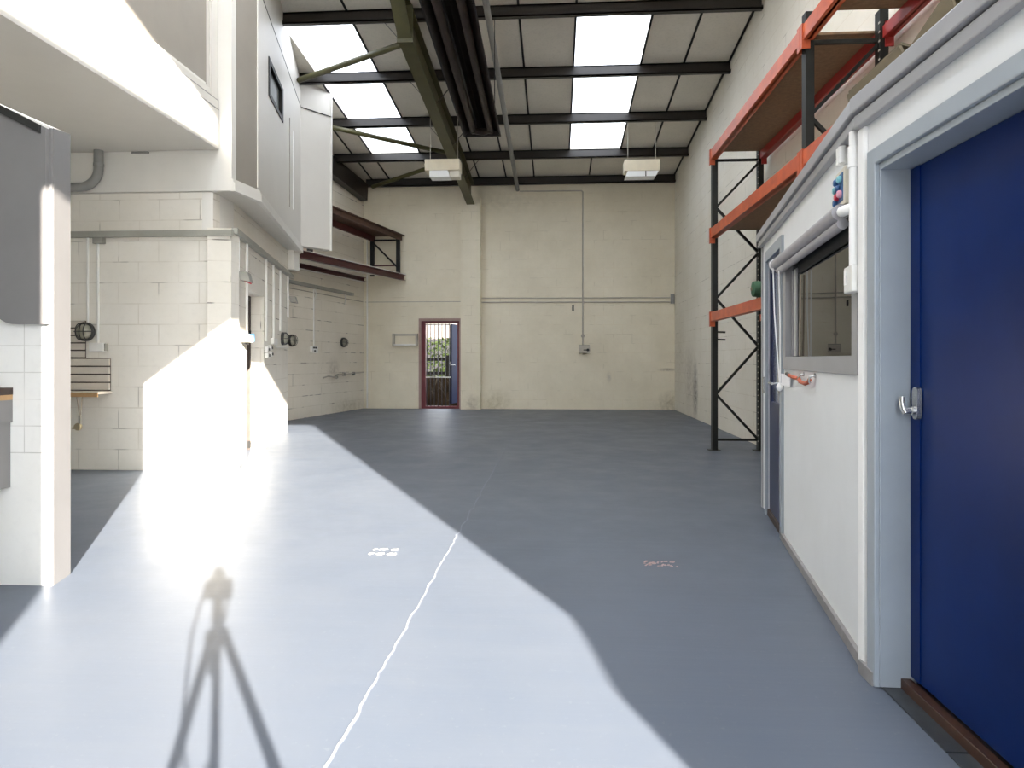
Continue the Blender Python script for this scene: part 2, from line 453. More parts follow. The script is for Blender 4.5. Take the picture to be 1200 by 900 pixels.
# recessed upper strip of the block
mb = MB().plate(rect(-6.5, -3.68, 2.585, 3.0), [], (0, 7.11, 0), (1, 0, 0), (0, 0, 1), (0, -1, 0), .15)
build('wall_upper_front', mb, 'block', kind='structure')
U1 = Fr((-3.68, 7.11), (-3.70, 7.62), 1); U2 = Fr((-3.70, 7.62), (-4.452, 11.15), 1)
mb = U1.wall(MB(), rect(0, U1.L, 2.585, 3.0), (), .12); build('wall_upper_return', mb, 'plaster', kind='structure')
mb = U2.wall(MB(), rect(0, U2.L, 2.585, 3.0), (), .12); build('wall_upper_side', mb, 'block_side', kind='structure')
build('wall_upper_pier', MB().box(-4.47, -4.31, 10.98, 11.22, 2.68, 3.0), 'plaster', kind='structure')
# mezzanine box: front, return, long side with hatch window, corner panel
mb = MB().plate([(-6.5, 3.004), (-3.465, 3.004), (-3.465, ZC(7.09) + .04), (-6.5, ZC(7.09) + .04)], [], (0, 7.09, 0), (1, 0, 0), (0, 0, 1), (0, -1, 0), .1)
build('wall_mezzanine_front', mb, 'plaster', kind='structure')
Z1 = Fr((-3.465, 7.191), (-3.415, 7.60), 1); Z2 = Fr((-3.415, 7.60), (-4.36, 11.42), 1); Z3 = Fr((-4.36, 11.42), (-4.0, 11.92), 1)
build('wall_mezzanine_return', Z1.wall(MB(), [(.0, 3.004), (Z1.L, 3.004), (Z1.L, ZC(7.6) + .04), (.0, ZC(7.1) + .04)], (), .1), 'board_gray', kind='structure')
W0, W1_ = .74, 1.90
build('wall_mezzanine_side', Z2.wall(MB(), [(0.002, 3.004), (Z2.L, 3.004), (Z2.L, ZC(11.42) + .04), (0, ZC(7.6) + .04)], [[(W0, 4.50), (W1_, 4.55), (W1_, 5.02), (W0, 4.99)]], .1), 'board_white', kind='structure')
mb = MB(); 
# folded corner panel standing out from the side
mb.hexa([(-4.36, 11.40, 3.14), (-4.0, 11.92, 3.14), (-4.12, 12.05, 3.14), (-4.48, 11.55, 3.14), (-4.36, 11.40, ZC(11.42) + .03), (-4.0, 11.92, ZC(11.92) + .03), (-4.12, 12.05, ZC(12.05) + .03), (-4.48, 11.55, ZC(11.55) + .03)])
build('wall_mezzanine_corner', mb, 'board_white', kind='structure')
build('trim_2', MB().box(-4.02, -3.985, 11.895, 11.935, 3.13, ZC(11.92) + .02), 'plaster', kind='structure')
# groove line where the boards change
for i, (f, a, b) in enumerate(((Z2, .0, Z2.L), (Z3, 0, Z3.L))):
    build('trim_%d' % (3 + i), f.box(MB(), a, b, 0 if i == 0 else .012, .004 if i == 0 else .022, 5.50, 5.514), 'black_steel', kind='structure')
# vertical joints and access hatch edges on the side boards
build('trim_5', Z2.box(MB(), 2.93, 2.945, 0, .012, 3.55, 4.78), 'pvc', kind='structure')
build('trim_6', Z2.box(MB(), 2.55, 2.562, 0, .010, 3.5, 4.85), 'board_gray', kind='structure')
build('trim_7', Z2.box(MB(), .0, .015, 0, .01, 3.17, 5.4), 'plaster', kind='structure')
# trim along the foot of the mezzanine
for i, (f, a, b) in enumerate(((Z1, -.10, Z1.L + .01), (Z2, -.01, Z2.L - .12))):
    mb = MB(); f.box(mb, a, b, .001, .05, 2.997, 3.095); f.box(mb, a, b, .001, .03, 3.095, 3.13)
    build('trim_%d' % (8 + i), mb, 'plaster', kind='structure')
# soffit under the mezzanine
mb = MB().plate([(-6.4, 7.1), (-3.47, 7.1), (-3.418, 7.6), (-4.30, 11.2), (-6.0, 11.2)], [], (0, 0, 2.999), (1, 0, 0), (0, 1, 0), (0, 0, -1), -.004)
build('ceiling_mezzanine_soffit', mb, 'board_white', kind='structure')
# mezzanine hatch window
w = thing('window_1', Z2.pt(1.3, 0, 4.5), kind='structure')
mb = MB(); o4 = [(W0, 4.50), (W1_, 4.55), (W1_, 5.02), (W0, 4.99)]; i4 = [(W0 + .10, 4.565), (W1_ - .14, 4.60), (W1_ - .14, 4.96), (W0 + .10, 4.935)]
mb.plate(o4, [i4], Z2.p + Z2.n * .012, Z2.u, (0, 0, 1), Z2.n, .09); build('window_frame', mb, 'black_steel', w)
build('glass_pane', MB().plate(i4, [], Z2.p - Z2.n * .03, Z2.u, (0, 0, 1), Z2.n, .006), 'pane_gray', w)
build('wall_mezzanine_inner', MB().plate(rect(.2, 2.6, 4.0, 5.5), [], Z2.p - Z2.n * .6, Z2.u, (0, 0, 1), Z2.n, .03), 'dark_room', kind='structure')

# overhead bulkhead (boxed-in structure over the alcove)
XB = -3.601
mb = MB().box(-6.5, XB, -1.2, 7.08, 3.44, 3.86)
build('wall_bulkhead', mb, 'board_white', kind='structure')
mb = MB().plate([(-1.2, 3.86), (7.08, 3.86), (7.08, ZC(7.08)), (-1.2, ZC(-1.2))], [[(4.2, 4.05), (6.93, 4.05), (6.93, 5.6), (4.2, 5.6)]], (XB - .03, 0, 0), (0, 1, 0), (0, 0, 1), (1, 0, 0), .06)
build('wall_bulkhead_upper', mb, 'board_white', kind='structure')
build('trim_10', MB().box(XB - .03, XB - .004, -1.2, 7.08, 3.872, 3.96), 'board_white', kind='structure')
build('trim_11', MB().box(XB - .03, XB - .012, 6.95, 7.08, 3.96, 5.6), 'board_white', kind='structure')
mb = MB().box(XB - .075, XB - .06, 4.2, 6.93, 4.05, 5.6)
build('wall_bulkhead_panel', mb, 'board_gray', kind='structure')
build('trim_12', MB().box(XB - .06, XB - .045, 4.2, 6.89, 4.06, 4.085), 'plaster', kind='structure')

# front wall behind the camera: roller door opening and a raking high window (unseen, outlines shaped to cast the sun patches)
mb = MB().plate([(-6.6, 0), (-.22, 0), (-.22, 3.75), (1.05, 4.66), (2.46, 4.66), (2.46, 1.62), (2.38, 1.52), (2.25, 1.38), (2.18, 1.18), (2.16, .0), (3.0, 0), (3.0, ZC(-1.5)), (-6.6, ZC(-1.5))],
    [[(-1.25, 5.09), (.70, 6.412), (.70, 6.665), (-1.25, 6.665)]], (0, -1.5, 0), (1, 0, 0), (0, 0, 1), (0, 1, 0), .08)
build('wall_front', mb, 'plaster', kind='structure')
build('wall_left_near', MB().box(-6.7, -6.5, -1.5, 7.09, 0, 6.4), 'plaster', kind='structure')

# pillar with tiled face
tp = lambda x: 2.425 - .5 * (x + 2.67)
mb = MB().hexa([(-4.4, 3.45, 0), (-2.665, 3.45, 0), (-2.716, 3.645, 0), (-4.4, 3.645, 0), (-4.4, 3.45, 3.2), (-2.665, 3.45, 2.425), (-2.716, 3.645, 2.457), (-4.4, 3.645, 3.2)])
for f in mb.bm.faces:
    for l in f.loops: l[mb.uv].uv = (l.vert.co.x, l.vert.co.z)
build('wall_pillar', mb, 'tile', kind='structure')
build('trim_13', MB().box(-2.676, -2.660, 3.440, 3.452, 0, 2.42), 'gray_panel', kind='structure')  # grey edge, the shade high on the pillar put into the colour
build('wall_pillar_return', MB().hexa([(-2.6645, 3.453, 0), (-2.659, 3.453, 0), (-2.710, 3.648, 0), (-2.7155, 3.648, 0), (-2.6645, 3.453, 2.425), (-2.659, 3.453, 2.425), (-2.710, 3.648, 2.457), (-2.7155, 3.648, 2.457)]), 'gray_panel', kind='structure')  # grey side face, low light up here put into the colour
build('trim_20', MB().box(XB - .02, XB + .002, -1.2, 7.08, 3.861, 3.871), 'conduit_gray', kind='structure')
build('trim_21', MB().box(XB - .02, XB - .002, -1.2, 7.08, 3.961, 3.967), 'conduit_gray', kind='structure')

# ceiling with rooflight openings
SKY = [(.285, 1.36), (-4.02, -2.975)]
BAYS = [(9.0, 11.2), (11.2, 12.94), (12.94, 14.76)]
NEAR = [(.4, 2.6), (2.6, 4.35), (4.35, 6.1), (6.1, 7.85)]
sl = V3((0, 1, -.086))
NN = V3((0, -.086, -1)).normalized()
holes = [rect(a, b, 9.52, 14.70) for a, b in SKY] + [rect(a, b, .9, 7.8) for a, b in ((.285, 1.36), (-2.9, -1.85))]
mb = MB().plate(rect(-6.7, 2.98, -1.6, 16.6), holes, (0, 0, ZC(0)), (1, 0, 0), sl, NN, .06)
build('ceiling', mb, 'ceiling', kind='structure')

# wall of the office (right): window wall and blue-door wall
OW = Fr((1.675, 5.67), (1.194, 2.735), 1)     # n points left/into the hall
mb = OW.wall(MB(), [(.0, 0), (.30, 0), (.30, 1.955), (.985, 1.955), (.985, 0), (2.972, 0), (2.972, 2.12), (0, 2.12)], [rect(1.13, 2.875, 1.175, 1.80)], .09)
build('wall_office_side', mb, 'office', kind='structure')
mb = MB().plate([(2.70, 0), (2.70, 2.12), (1.60, 2.12), (1.60, 0), (1.74, 0), (1.74, 1.915), (2.59, 1.915), (2.59, 0)], [], (1.18, 0, 0), (0, 1, 0), (0, 0, 1), (-1, 0, 0), .12)
build('wall_office_front', mb, 'office', kind='structure')
build('wall_office_near', MB().box(1.30, 2.8, 1.60, 1.68, 0, 2.12), 'office', kind='structure')
build('wall_office_far', MB().box(1.80, 2.8, 5.52, 5.60, 0, 2.12), 'office', kind='structure')
build('ceiling_office', MB().plate([(1.24, 1.60), (2.79, 1.60), (2.79, 5.62), (1.72, 5.62), (1.26, 2.75)], [], (0, 0, 2.12), (1, 0, 0), (0, 1, 0), (0, 0, -1), .08), 'gray_trim', kind='structure')
# double-rail cornice
mb = MB(); OW.box(mb, -.02, 2.985, 0, .035, 2.105, 2.15); OW.box(mb, -.02, 2.985, -.05, .05, 2.155, 2.215)
build('trim_14', mb, 'gray_trim', kind='structure', bev=.006)
mb = MB().box(1.145, 1.18, 1.6, 2.715, 2.085, 2.135).box(1.13, 1.24, 1.6, 2.72, 2.142, 2.205)
build('trim_15', mb, 'gray_trim', kind='structure', bev=.006)
build('trim_16', OW.box(MB(), -.012, .03, -.09, .012, 0, 2.11), 'gray_trim', kind='structure')
# white corner post between the two office walls
build('trim_17', MB().box(1.165, 1.20, 2.672, 2.735, .03, 2.09), 'pvc', kind='structure', bev=.012)
build('baseboard_office', OW.box(MB(), 1.0, 2.972, 0, .018, 0, .045), 'baseboard', kind='structure')
build('baseboard_front', MB().box(1.155, 1.18, 2.585, 2.70, 0, .05), 'baseboard', kind='structure')
mb = MB()
for y0, y1 in ((2.16, 2.58), (1.75, 2.15)): mb.box(1.185, 1.285, y0, y1, 0, .006)
build('trim_18', mb, 'slate', kind='structure')

# ------------------------------------------------------------------ doors
# near blue door
d = thing('door_1', (1.29, 2.19, 0), label='glossy navy blue office door in a grey frame', kind='structure')
mb = MB().plate([(2.640, 0), (2.640, 1.975), (1.69, 1.975), (1.69, 0), (1.755, 0), (1.755, 1.915), (2.575, 1.915), (2.575, 0)], [], (1.160, 0, 0), (0, 1, 0), (0, 0, 1), (-1, 0, 0), .022)
build('architrave', mb, 'gray_frame', d, bev=.005)
mb = MB().plate([(2.589, 0.006), (2.589, 1.914), (1.742, 1.914), (1.742, 0.006), (1.772, 0.006), (1.772, 1.89), (2.565, 1.89), (2.565, 0.006)], [], (1.176, 0, 0), (0, 1, 0), (0, 0, 1), (-1, 0, 0), .13)
build('door_lining', mb, 'gray_frame', d, bev=.003)
build('leaf', MB().box(1.285, 1.325, 1.774, 2.563, .05, 1.888), 'navy', d, bev=.003)
build('edge_strip', MB().box(1.281, 1.286, 2.50, 2.563, .052, 1.886), 'navy', d)
mb = MB().bar((1.265, 1.77, .022), (1.265, 2.565, .022), .035, .04)
for yy in (2.48, 2.17, 1.9): mb.lathe([(.006, 0), (.004, .003)], (1.262, yy, .042), (0, 0, 1), 8)
build('weather_bar', mb, 'brown_bar', d, bev=.004)
# lever on an oval back plate
H = thing('handle_origin', (1.285, 2.51, 1.03)) if False else None
mb = MB()
prof = []
for k in range(24):
    a = 2 * PI * k / 24
    prof.append((2.505 + .019 * math.cos(a), 1.044 + (.038 if math.sin(a) > 0 else -.038) + .019 * math.sin(a)))
mb.plate(prof, [], (1.266, 0, 0), (0, 1, 0), (0, 0, 1), (-1, 0, 0), .016)
mb.cyl((1.27, 2.505, 1.018), (1.232, 2.507, 1.018), .011, 12)
mb.tube([(1.236, 2.506, 1.010), (1.230, 2.510, 1.022), (1.227, 2.514, 1.046), (1.229, 2.517, 1.066)], .011, 10, .009)
mb.lathe([(.018, 0), (.015, .012)], (1.266, 2.505, 1.018), (-1, 0, 0), 14)
build('lever_handle', mb, 'chrome', d, smooth=True)

# narrow half-glazed door at the far end of the office
d = thing('door_2', OW.pt(.64, 0, 0), label='half glazed navy door at the far end of the white office', kind='structure')
mb = OW.wall(MB(), [(.24, 0), (.30, 0), (.30, 1.955), (.985, 1.955), (.985, 0), (1.06, 0), (1.06, 2.03), (.24, 2.03)], (), .018)
mb2 = MB().plate([(.24, 0), (.305, 0), (.305, 1.95), (.98, 1.95), (.98, 0), (1.055, 0), (1.055, 2.025), (.24, 2.025)], [], OW.p + OW.n * .018, OW.u, (0, 0, 1), OW.n, .02); mb.bm.free()
build('door_frame', mb2, 'gray_frame', d)
mb = MB().plate(rect(.305, .98, .02, 1.945), [rect(.40, .88, .88, 1.85)], OW.p - OW.n * .01, OW.u, (0, 0, 1), OW.n, .04)
build('leaf', mb, 'navy_dark', d)
build('glass_pane', OW.box(MB(), .40, .88, -.032, -.026, .88, 1.85), 'blue_gray', d)
build('kick_strip', OW.box(MB(), .305, .98, -.01, .006, .005, .05), 'dark_wood', d)
mb = MB(); OW.box(mb, .80, .86, -.01, .004, .96, 1.09); mb.cyl(OW.pt(.83, 0, 1.03), OW.pt(.83, .045, 1.03), .009, 10); mb.cyl(OW.pt(.84, .045, 1.03), OW.pt(.70, .045, 1.03), .009, 10)
build('lever_handle', mb, 'chrome', d, smooth=True)
build('latch_plate', OW.box(MB(), .12, .17, .0, .02, .93, 1.06), 'chrome', d, label='bright metal latch plate')

# side doorway of the blockwork: timber frame and part-open leaf
d = thing('door_3', SB.pt(1.3, -.1, 0), label='white framed doorway in the blockwork side wall', kind='structure')
mb = MB().plate([(.80, 0), (.86, 0), (.86, 1.97), (1.80, 1.97), (1.80, 0), (1.86, 0), (1.86, 2.035), (.80, 2.035)], [], SB.p - SB.n * .165, SB.u, (0, 0, 1), SB.n, .07)
build('door_frame', mb, 'dark_wood', d)
a0 = SB.pt(.90, -.26, 0); a1 = SB.pt(1.08, -.88, 0)
mb = MB().bar((a0.x, a0.y, .98), (a1.x, a1.y, .98), .04, 1.92)
build('leaf', mb, 'brown_bar', d, label='dark brown door leaf swung inward')
mb = MB(); SB.box(mb, 1.775, 1.80, -.19, -.15, .03, .12); SB.box(mb, 1.775, 1.80, -.19, -.15, 1.50, 1.58)
build('hinge', mb, 'black_steel', d)
# dim store behind it
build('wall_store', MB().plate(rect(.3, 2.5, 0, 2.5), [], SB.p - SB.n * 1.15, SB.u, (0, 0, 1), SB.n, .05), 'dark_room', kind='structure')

# yard door in the back wall
d = thing('door_4', (-2.81, 16.4, 0), label='barred red framed yard door standing open in the back wall', kind='structure')
mb = MB().plate([(-3.335, 0), (-3.275, 0), (-3.275, 2.13), (-2.345, 2.13), (-2.345, 0), (-2.29, 0), (-2.29, 2.19), (-3.335, 2.19)], [], (0, 16.385, 0), (1, 0, 0), (0, 0, 1), (0, -1, 0), .04)
M['frame_tan'] = paint('dusty_pink_frame', (.40, .27, .24), .6, .08, 6)
build('architrave', mb, 'frame_tan', d)
mb = MB().plate([(-3.285, 0.0), (-3.175, 0), (-3.175, 2.085), (-2.385, 2.085), (-2.385, 0.03), (-3.175, .03), (-3.175, .0), (-2.335, 0.0), (-2.335, 2.135), (-3.285, 2.135)], [], (0, 16.44, 0), (1, 0, 0), (0, 0, 1), (0, -1, 0), .08)
mb.bm.free()
mb = MB().box(-3.28, -3.175, 16.43, 16.52, 0, 2.14).box(-2.395, -2.335, 16.43, 16.52, 0, 2.14).box(-3.175, -2.395, 16.43, 16.52, 2.075, 2.14).box(-3.175, -2.395, 16.43, 16.52, 0, .06)
build('door_frame', mb, 'door_red', d)
for k in range(7):
    x = -3.145 + k * .092
    build('gate_bar', MB().cyl((x, 16.46, .06), (x, 16.46, 2.075), .0105, 8), 'bar_dark', d, smooth=True)
mb = MB().box(-3.175, -2.56, 16.45, 16.47, 2.03, 2.06).box(-3.175, -2.56, 16.45, 16.47, .75, .775)
build('gate_rail', mb, 'conduit_white', d)
mb = MB().bar((-2.575, 16.56, 1.09), (-2.44, 17.3, 1.09), .045, 1.95)
build('leaf', mb, 'yard_leaf', d)
mb = MB().box(-2.585, -2.565, 16.50, 16.53, 1.04, 1.14).cyl((-2.60, 16.50, 1.06), (-2.45, 16.50, 1.06), .012, 8)
build('lever_handle', mb, 'chrome', d)

# office window
w = thing('window_2', OW.pt(2.0, 0, 1.17), label='grey framed internal office window on the white office side', kind='structure')
mb = MB().plate([(1.085, 1.135), (2.92, 1.135), (2.92, 1.835), (1.085, 1.835)], [rect(1.20, 2.835, 1.215, 1.80)], OW.p + OW.n * .014, OW.u, (0, 0, 1), OW.n, .09)
build('window_frame', mb, 'gray_trim', w, bev=.003)
build('glass_pane', OW.box(MB(), 1.20, 2.835, -.036, -.030, 1.215, 1.80), 'glass', w)
mb = MB()  # black strip standing in for a dark reflection along the window top
OW.box(mb, 1.46, 2.834, -.029, -.018, 1.715, 1.80)
bl = build('reflection_strip', mb, 'reflection_black', w)
# office interior, dim
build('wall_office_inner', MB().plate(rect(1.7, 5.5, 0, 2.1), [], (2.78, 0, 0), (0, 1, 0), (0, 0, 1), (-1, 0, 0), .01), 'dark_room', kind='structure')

# ------------------------------------------------------------------ roof steel
pur_lab = ['dark steel purlin nearest the camera crossing the roof', 'dark steel purlin second from the camera, above the upper rooflights',
           'dark steel purlin third from the camera, middle of the rooflights', 'dark steel purlin at the far ends of the rooflights', 'dark steel purlin against the top of the back wall']
PY = [(9.5, -3.93, 2.79), (11.2, -4.36, 2.79), (12.94, -5.0, 2.79), (14.68, -4.86, 2.79), (16.28, -4.60, 2.79)]
for i, (y, x0, x1) in enumerate(PY):
    z = ZP(y); mb = MB()
    mb.box(x0, x1, y - .008, y + .008, z, z + .195)
    mb.box(x0, x1, y - .075, y + .008, z, z + .02)
    mb.box(x0, x1, y - .008, y + .075, z + .172, z + .195)
    mb.box(x0, x1, y - .075, y - .065, z, z + .045)
    build('purlin', mb, 'steel_dark', label=pur_lab[i], cat='beam', group='roof purlins')
# rafter, I section running down the slope, with fly braces
t = thing('rafter', (-2.04, 16.15, 4.85), 'olive green steel rafter running down the roof to the back pilaster', 'beam')
def ibar(path, depth_fn, w, ft, xc):
    mb = MB()
    for (y0, z0), (y1, z1) in zip(path, path[1:]):
        mb.hexa([(xc - w / 2, y0, z0), (xc + w / 2, y0, z0), (xc + w / 2, y1, z1), (xc - w / 2, y1, z1), (xc - w / 2, y0, z0 + ft), (xc + w / 2, y0, z0 + ft), (xc + w / 2, y1, z1 + ft), (xc - w / 2, y1, z1 + ft)])
        ta, tb = ZP(y0) - .004, ZP(y1) - .004
        mb.hexa([(xc - .012, y0, z0 + ft), (xc + .012, y0, z0 + ft), (xc + .012, y1, z1 + ft), (xc - .012, y1, z1 + ft), (xc - .012, y0, ta), (xc + .012, y0, ta), (xc + .012, y1, tb), (xc - .012, y1, tb)])
        mb.hexa([(xc - w / 2, y0, ta - ft), (xc + w / 2, y0, ta - ft), (xc + w / 2, y1, tb - ft), (xc - w / 2, y1, tb - ft), (xc - w / 2, y0, ta), (xc + w / 2, y0, ta), (xc + w / 2, y1, tb), (xc - w / 2, y1, tb)])
    return mb
RB = lambda y: 4.89 + .086 * (16.2 - y)
build('beam', ibar([(16.19, RB(16.19)), (9.15, RB(9.15)), (8.6, 5.84), (5.5, 6.08)], None, .19, .02, -2.04), 'olive', t)
build('splice_plate', MB().hexa([(-2.15, 9.10, RB(9.1) - .02), (-1.93, 9.10, RB(9.1) - .02), (-1.93, 9.14, RB(9.1) - .02), (-2.15, 9.14, RB(9.1) - .02), (-2.15, 9.06, ZP(9.1) - .01), (-1.93, 9.06, ZP(9.1) - .01), (-1.93, 9.10, ZP(9.1) - .01), (-2.15, 9.10, ZP(9.1) - .01)]), 'olive', t)
for (y, dx) in ((9.5, -.42), (11.2, .42), (11.2, -.42), (12.94, .42), (12.94, -.42), (14.68, .4)):
    build('fly_brace', MB().bar((-2.04 + (.03 if dx > 0 else -.03), y, RB(y) + .08), (-2.04 + dx, y, ZP(y) + .05), .035, .006), 'steel_dark', t)
# wind braces, round tubes
for lab, a, b in (('olive tube brace from the mezzanine top to the near rafter bend, crossing the left rooflight', (-4.20, 10.9, 5.755), (-2.09, 9.75, 5.80)),
                  ('olive tube brace rising under the farthest left rooflight pane to the rafter', (-4.85, 12.28, 5.63), (-2.09, 14.12, 5.46)),
                  ('short olive tube brace from the back left corner to the rafter behind the lamp', (-4.36, 15.98, 5.30), (-2.09, 14.30, 5.44))):
    build('wind_brace', MB().cyl(a, b, .045, 14), 'olive', label=lab, cat='brace', group='roof wind braces', smooth=True)
# eaves beam over the far left wall
mb = MB(); A = LF.pt(.9, .10, ZP(11.8) - .02); B = LF.pt(5.42, .10, ZP(16.2) - .42)
mb.bar(LF.pt(1.4, .1, 5.62), LF.pt(5.36, .1, 5.22), .18, .40)
build('eaves_beam', mb, 'steel_dark', label='dark steel beam along the top of the far left wall', cat='beam')
# ceiling battens between roof boards
blab = {-4.46: 'thin dark batten at the far left edge of the roof boards', -4.03: 'thin dark batten on the left edge of the left rooflight strip', -2.965: 'thin dark batten on the right edge of the left rooflight strip',
        -1.85: 'thin dark batten beside the rafter on the roof boards', -1.2: 'thin dark batten behind the hanging heater', -.53: 'thin dark batten right of the long roof conduit', .278: 'thin dark batten on the left edge of the right rooflight strip',
        1.367: 'thin dark batten on the right edge of the right rooflight strip', 2.775: 'thin dark batten where the roof boards meet the right wall', 2.06: 'thin dark batten between the right rooflight and the right wall'}
for x, lab in blab.items():
    segs = [(9.52, 11.18), (11.22, 12.92), (12.96, 14.66), (14.70, 16.25)]
    y0 = 13.0 if x == -4.46 else 8.2 if x > -3 else 11.3 if x == -4.03 else 8.2
    yE = 14.7 if x in (.278, 1.367, 2.06) else 16.36
    mb = MB().hexa([(x - .016, y0, ZC(y0) - .014), (x + .016, y0, ZC(y0) - .014), (x + .016, yE, ZC(yE) - .014), (x - .016, yE, ZC(yE) - .014), (x - .016, y0, ZC(y0)), (x + .016, y0, ZC(y0)), (x + .016, yE, ZC(yE)), (x - .016, yE, ZC(yE))])
    build('ceiling_batten', mb, 'black_steel', label=lab, cat='batten', group='ceiling battens')
x = .775; mb = MB().hexa([(x - .016, 14.76, ZC(14.76) - .014), (x + .016, 14.76, ZC(14.76) - .014), (x + .016, 16.2, ZC(16.2) - .014), (x - .016, 16.2, ZC(16.2) - .014), (x - .016, 14.76, ZC(14.76)), (x + .016, 14.76, ZC(14.76)), (x + .016, 16.2, ZC(16.2)), (x - .016, 16.2, ZC(16.2))])
build('ceiling_batten', mb, 'black_steel', label='short dark batten on the last roof board below the right rooflight strip', cat='batten', group='ceiling battens')
# translucent rooflight sheets
def sheet(x0, x1, y0, y1):
    mb = MB(); n = 42; rows = []
    for y in (y0, y1):
        r = []
        for k in range(n + 1):
            x = x0 + (x1 - x0) * k / n
            r.append(mb.bm.verts.new((x, y, ZC(y) + .078 + .014 * math.cos(2 * PI * 7 * k / n))))
        rows.append(r)
    for k in range(n): mb._face([rows[0][k], rows[0][k + 1], rows[1][k + 1], rows[1][k]])
    return mb
pos = ['nearest', 'middle', 'farthest']
for (a, b), side in zip(SKY, ('right', 'left')):
    for (y0, y1), p in zip(BAYS, pos):
        build('rooflight_sheet', sheet(a - .1, b + .1, y0, y1), 'sky_panel', label='%s bright corrugated rooflight pane of the %s strip' % (p, side), cat='rooflight', group='rooflight panes', smooth=True)
for a, b in ((.285, 1.36), (-2.9, -1.85)):  # panes added out of view to raise the light indoors
    for (y0, y1) in NEAR:
        build('rooflight_sheet', sheet(a - .1, b + .1, y0, y1), 'sky_panel_added', label='unseen corrugated rooflight pane added overhead to brighten the hall', cat='rooflight', group='added overhead rooflight panes', smooth=True)

# radiant tube heater
t = thing('radiant_heater', (-1.12, 8.3, 4.7), 'dark brown twin tube radiant heater hanging under the roof', 'heater')
HZ = lambda y: 4.58 + .086 * (10.3 - y)
ya, yb = 6.0, 10.3
def strip(mb, prof, y0, y1):
    n = len(prof)
    A = [mb.bm.verts.new((x, y0, HZ(y0) + z)) for x, z in prof]; B = [mb.bm.verts.new((x, y1, HZ(y1) + z)) for x, z in prof]
    for i in range(n): mb._face([A[i], A[(i + 1) % n], B[(i + 1) % n], B[i]])
    mb._face(A); mb._face(list(reversed(B)))
    return mb
hood = [(-1.405, 0), (-1.385, 0), (-1.30, .13), (-1.20, .17), (-1.12, .10), (-1.04, .17), (-.95, .13), (-.855, 0), (-.835, 0), (-.94, .16), (-1.03, .20), (-1.12, .13), (-1.21, .20), (-1.31, .16)]
build('reflector', strip(MB(), hood, ya, yb), 'heater', t)
for x in (-1.25, -.99):
    build('tube', MB().cyl((x, ya + .05, HZ(ya) + .065), (x, yb - .04, HZ(yb) + .065), .052, 16), 'heater_tube', t, smooth=True)
build('end_plate', MB().hexa([(-1.405, yb, HZ(yb) - .005), (-.835, yb, HZ(yb) - .005), (-.835, yb + .012, HZ(yb) - .005), (-1.405, yb + .012, HZ(yb) - .005), (-1.33, yb, HZ(yb) + .2), (-.92, yb, HZ(yb) + .2), (-.92, yb + .012, HZ(yb) + .2), (-1.33, yb + .012, HZ(yb) + .2)]), 'heater', t)
mb = MB().tube([(-1.25 + .26 * k / 12, yb - .12 + .09 * math.sin(PI * k / 12), HZ(yb) + .06) for k in range(13)], .05, 12)
build('return_bend', mb, 'heater_tube', t, smooth=True)
for y in (7.0, 9.5):
    build('hanger', MB().cyl((-1.38, y, HZ(y)), (-1.38, y, ZP(y) if y > 9 else ZC(y)), .006, 6).cyl((-.86, y, HZ(y)), (-.86, y, ZP(y) if y > 9 else ZC(y)), .006, 6), 'black_steel', t)

# roof conduit and the isolator run on the back wall
CZ = lambda y: 5.30 + .086 * (16.3 - y)
build('roof_conduit', MB().cyl((-.93, 4.0, CZ(4.0)), (-.93, 16.37, CZ(16.37) - .02), .046, 14), 'conduit_gray', label='long grey conduit running down the roof right of the heater', cat='conduit', smooth=True)
build('wall_conduit', MB().tube([(-.88, 16.375, 5.235), (.60, 16.375, 5.225), (.631, 16.375, 5.19), (.631, 16.375, 1.79)], .018, 8), 'conduit_dull', label='thin painted conduit dropping down the back wall to the isolator box', cat='conduit', smooth=True)
t = thing('isolator_box', (.66, 16.35, 1.345), 'grey isolator switch box with black lever on the back wall', 'switch')
build('housing', MB().box(.535, .79, 16.29, 16.4, 1.35, 1.54), 'box_gray', t, bev=.006)
build('lid', MB().box(.53, .795, 16.275, 16.29, 1.355, 1.52), M['conduit_dull'], t, bev=.004)
build('lever', MB().bar((.64, 16.265, 1.42), (.77, 16.265, 1.42), .02, .022).lathe([(.035, 0), (.03, .02)], (.745, 16.275, 1.42), (0, -1, 0), 14), 'lamp_black', t)
mb = MB().lathe([(.045, 0), (.045, .03), (.03, .04)], (.631, 16.4, 1.76), (0, -1, 0), 14).cyl((.631, 16.375, 1.72), (.631, 16.375, 1.54), .018, 8)
build('conduit_box', mb, 'conduit_dull', t, smooth=True)
build('pipe_rail', MB().cyl((-1.80, 16.385, 2.675), (2.69, 16.385, 2.66), .013, 8), 'conduit_dull', label='upper of two thin pipes across the back wall', cat='pipe', group='thin pipes across the back wall', smooth=True)
build('pipe_rail', MB().cyl((-1.80, 16.385, 2.575), (2.69, 16.385, 2.56), .016, 8), 'conduit_dull', label='lower of two thin pipes across the back wall', cat='pipe', group='thin pipes across the back wall', smooth=True)
build('wall_hook', MB().box(.375, .42, 16.37, 16.4, 2.36, 2.50).bar((.40, 16.36, 2.37), (.39, 16.34, 2.45), .02, .02), 'lamp_black', label='small black hook under the thin pipes on the back wall', cat='hook')
t = thing('pipe_bracket', (2.74, 16.35, 2.6), 'dark pipe bracket where the thin pipes meet the right corner', 'bracket')
build('plate', MB().box(2.70, 2.79, 16.36, 16.4, 2.52, 2.74), 'conduit_gray', t)
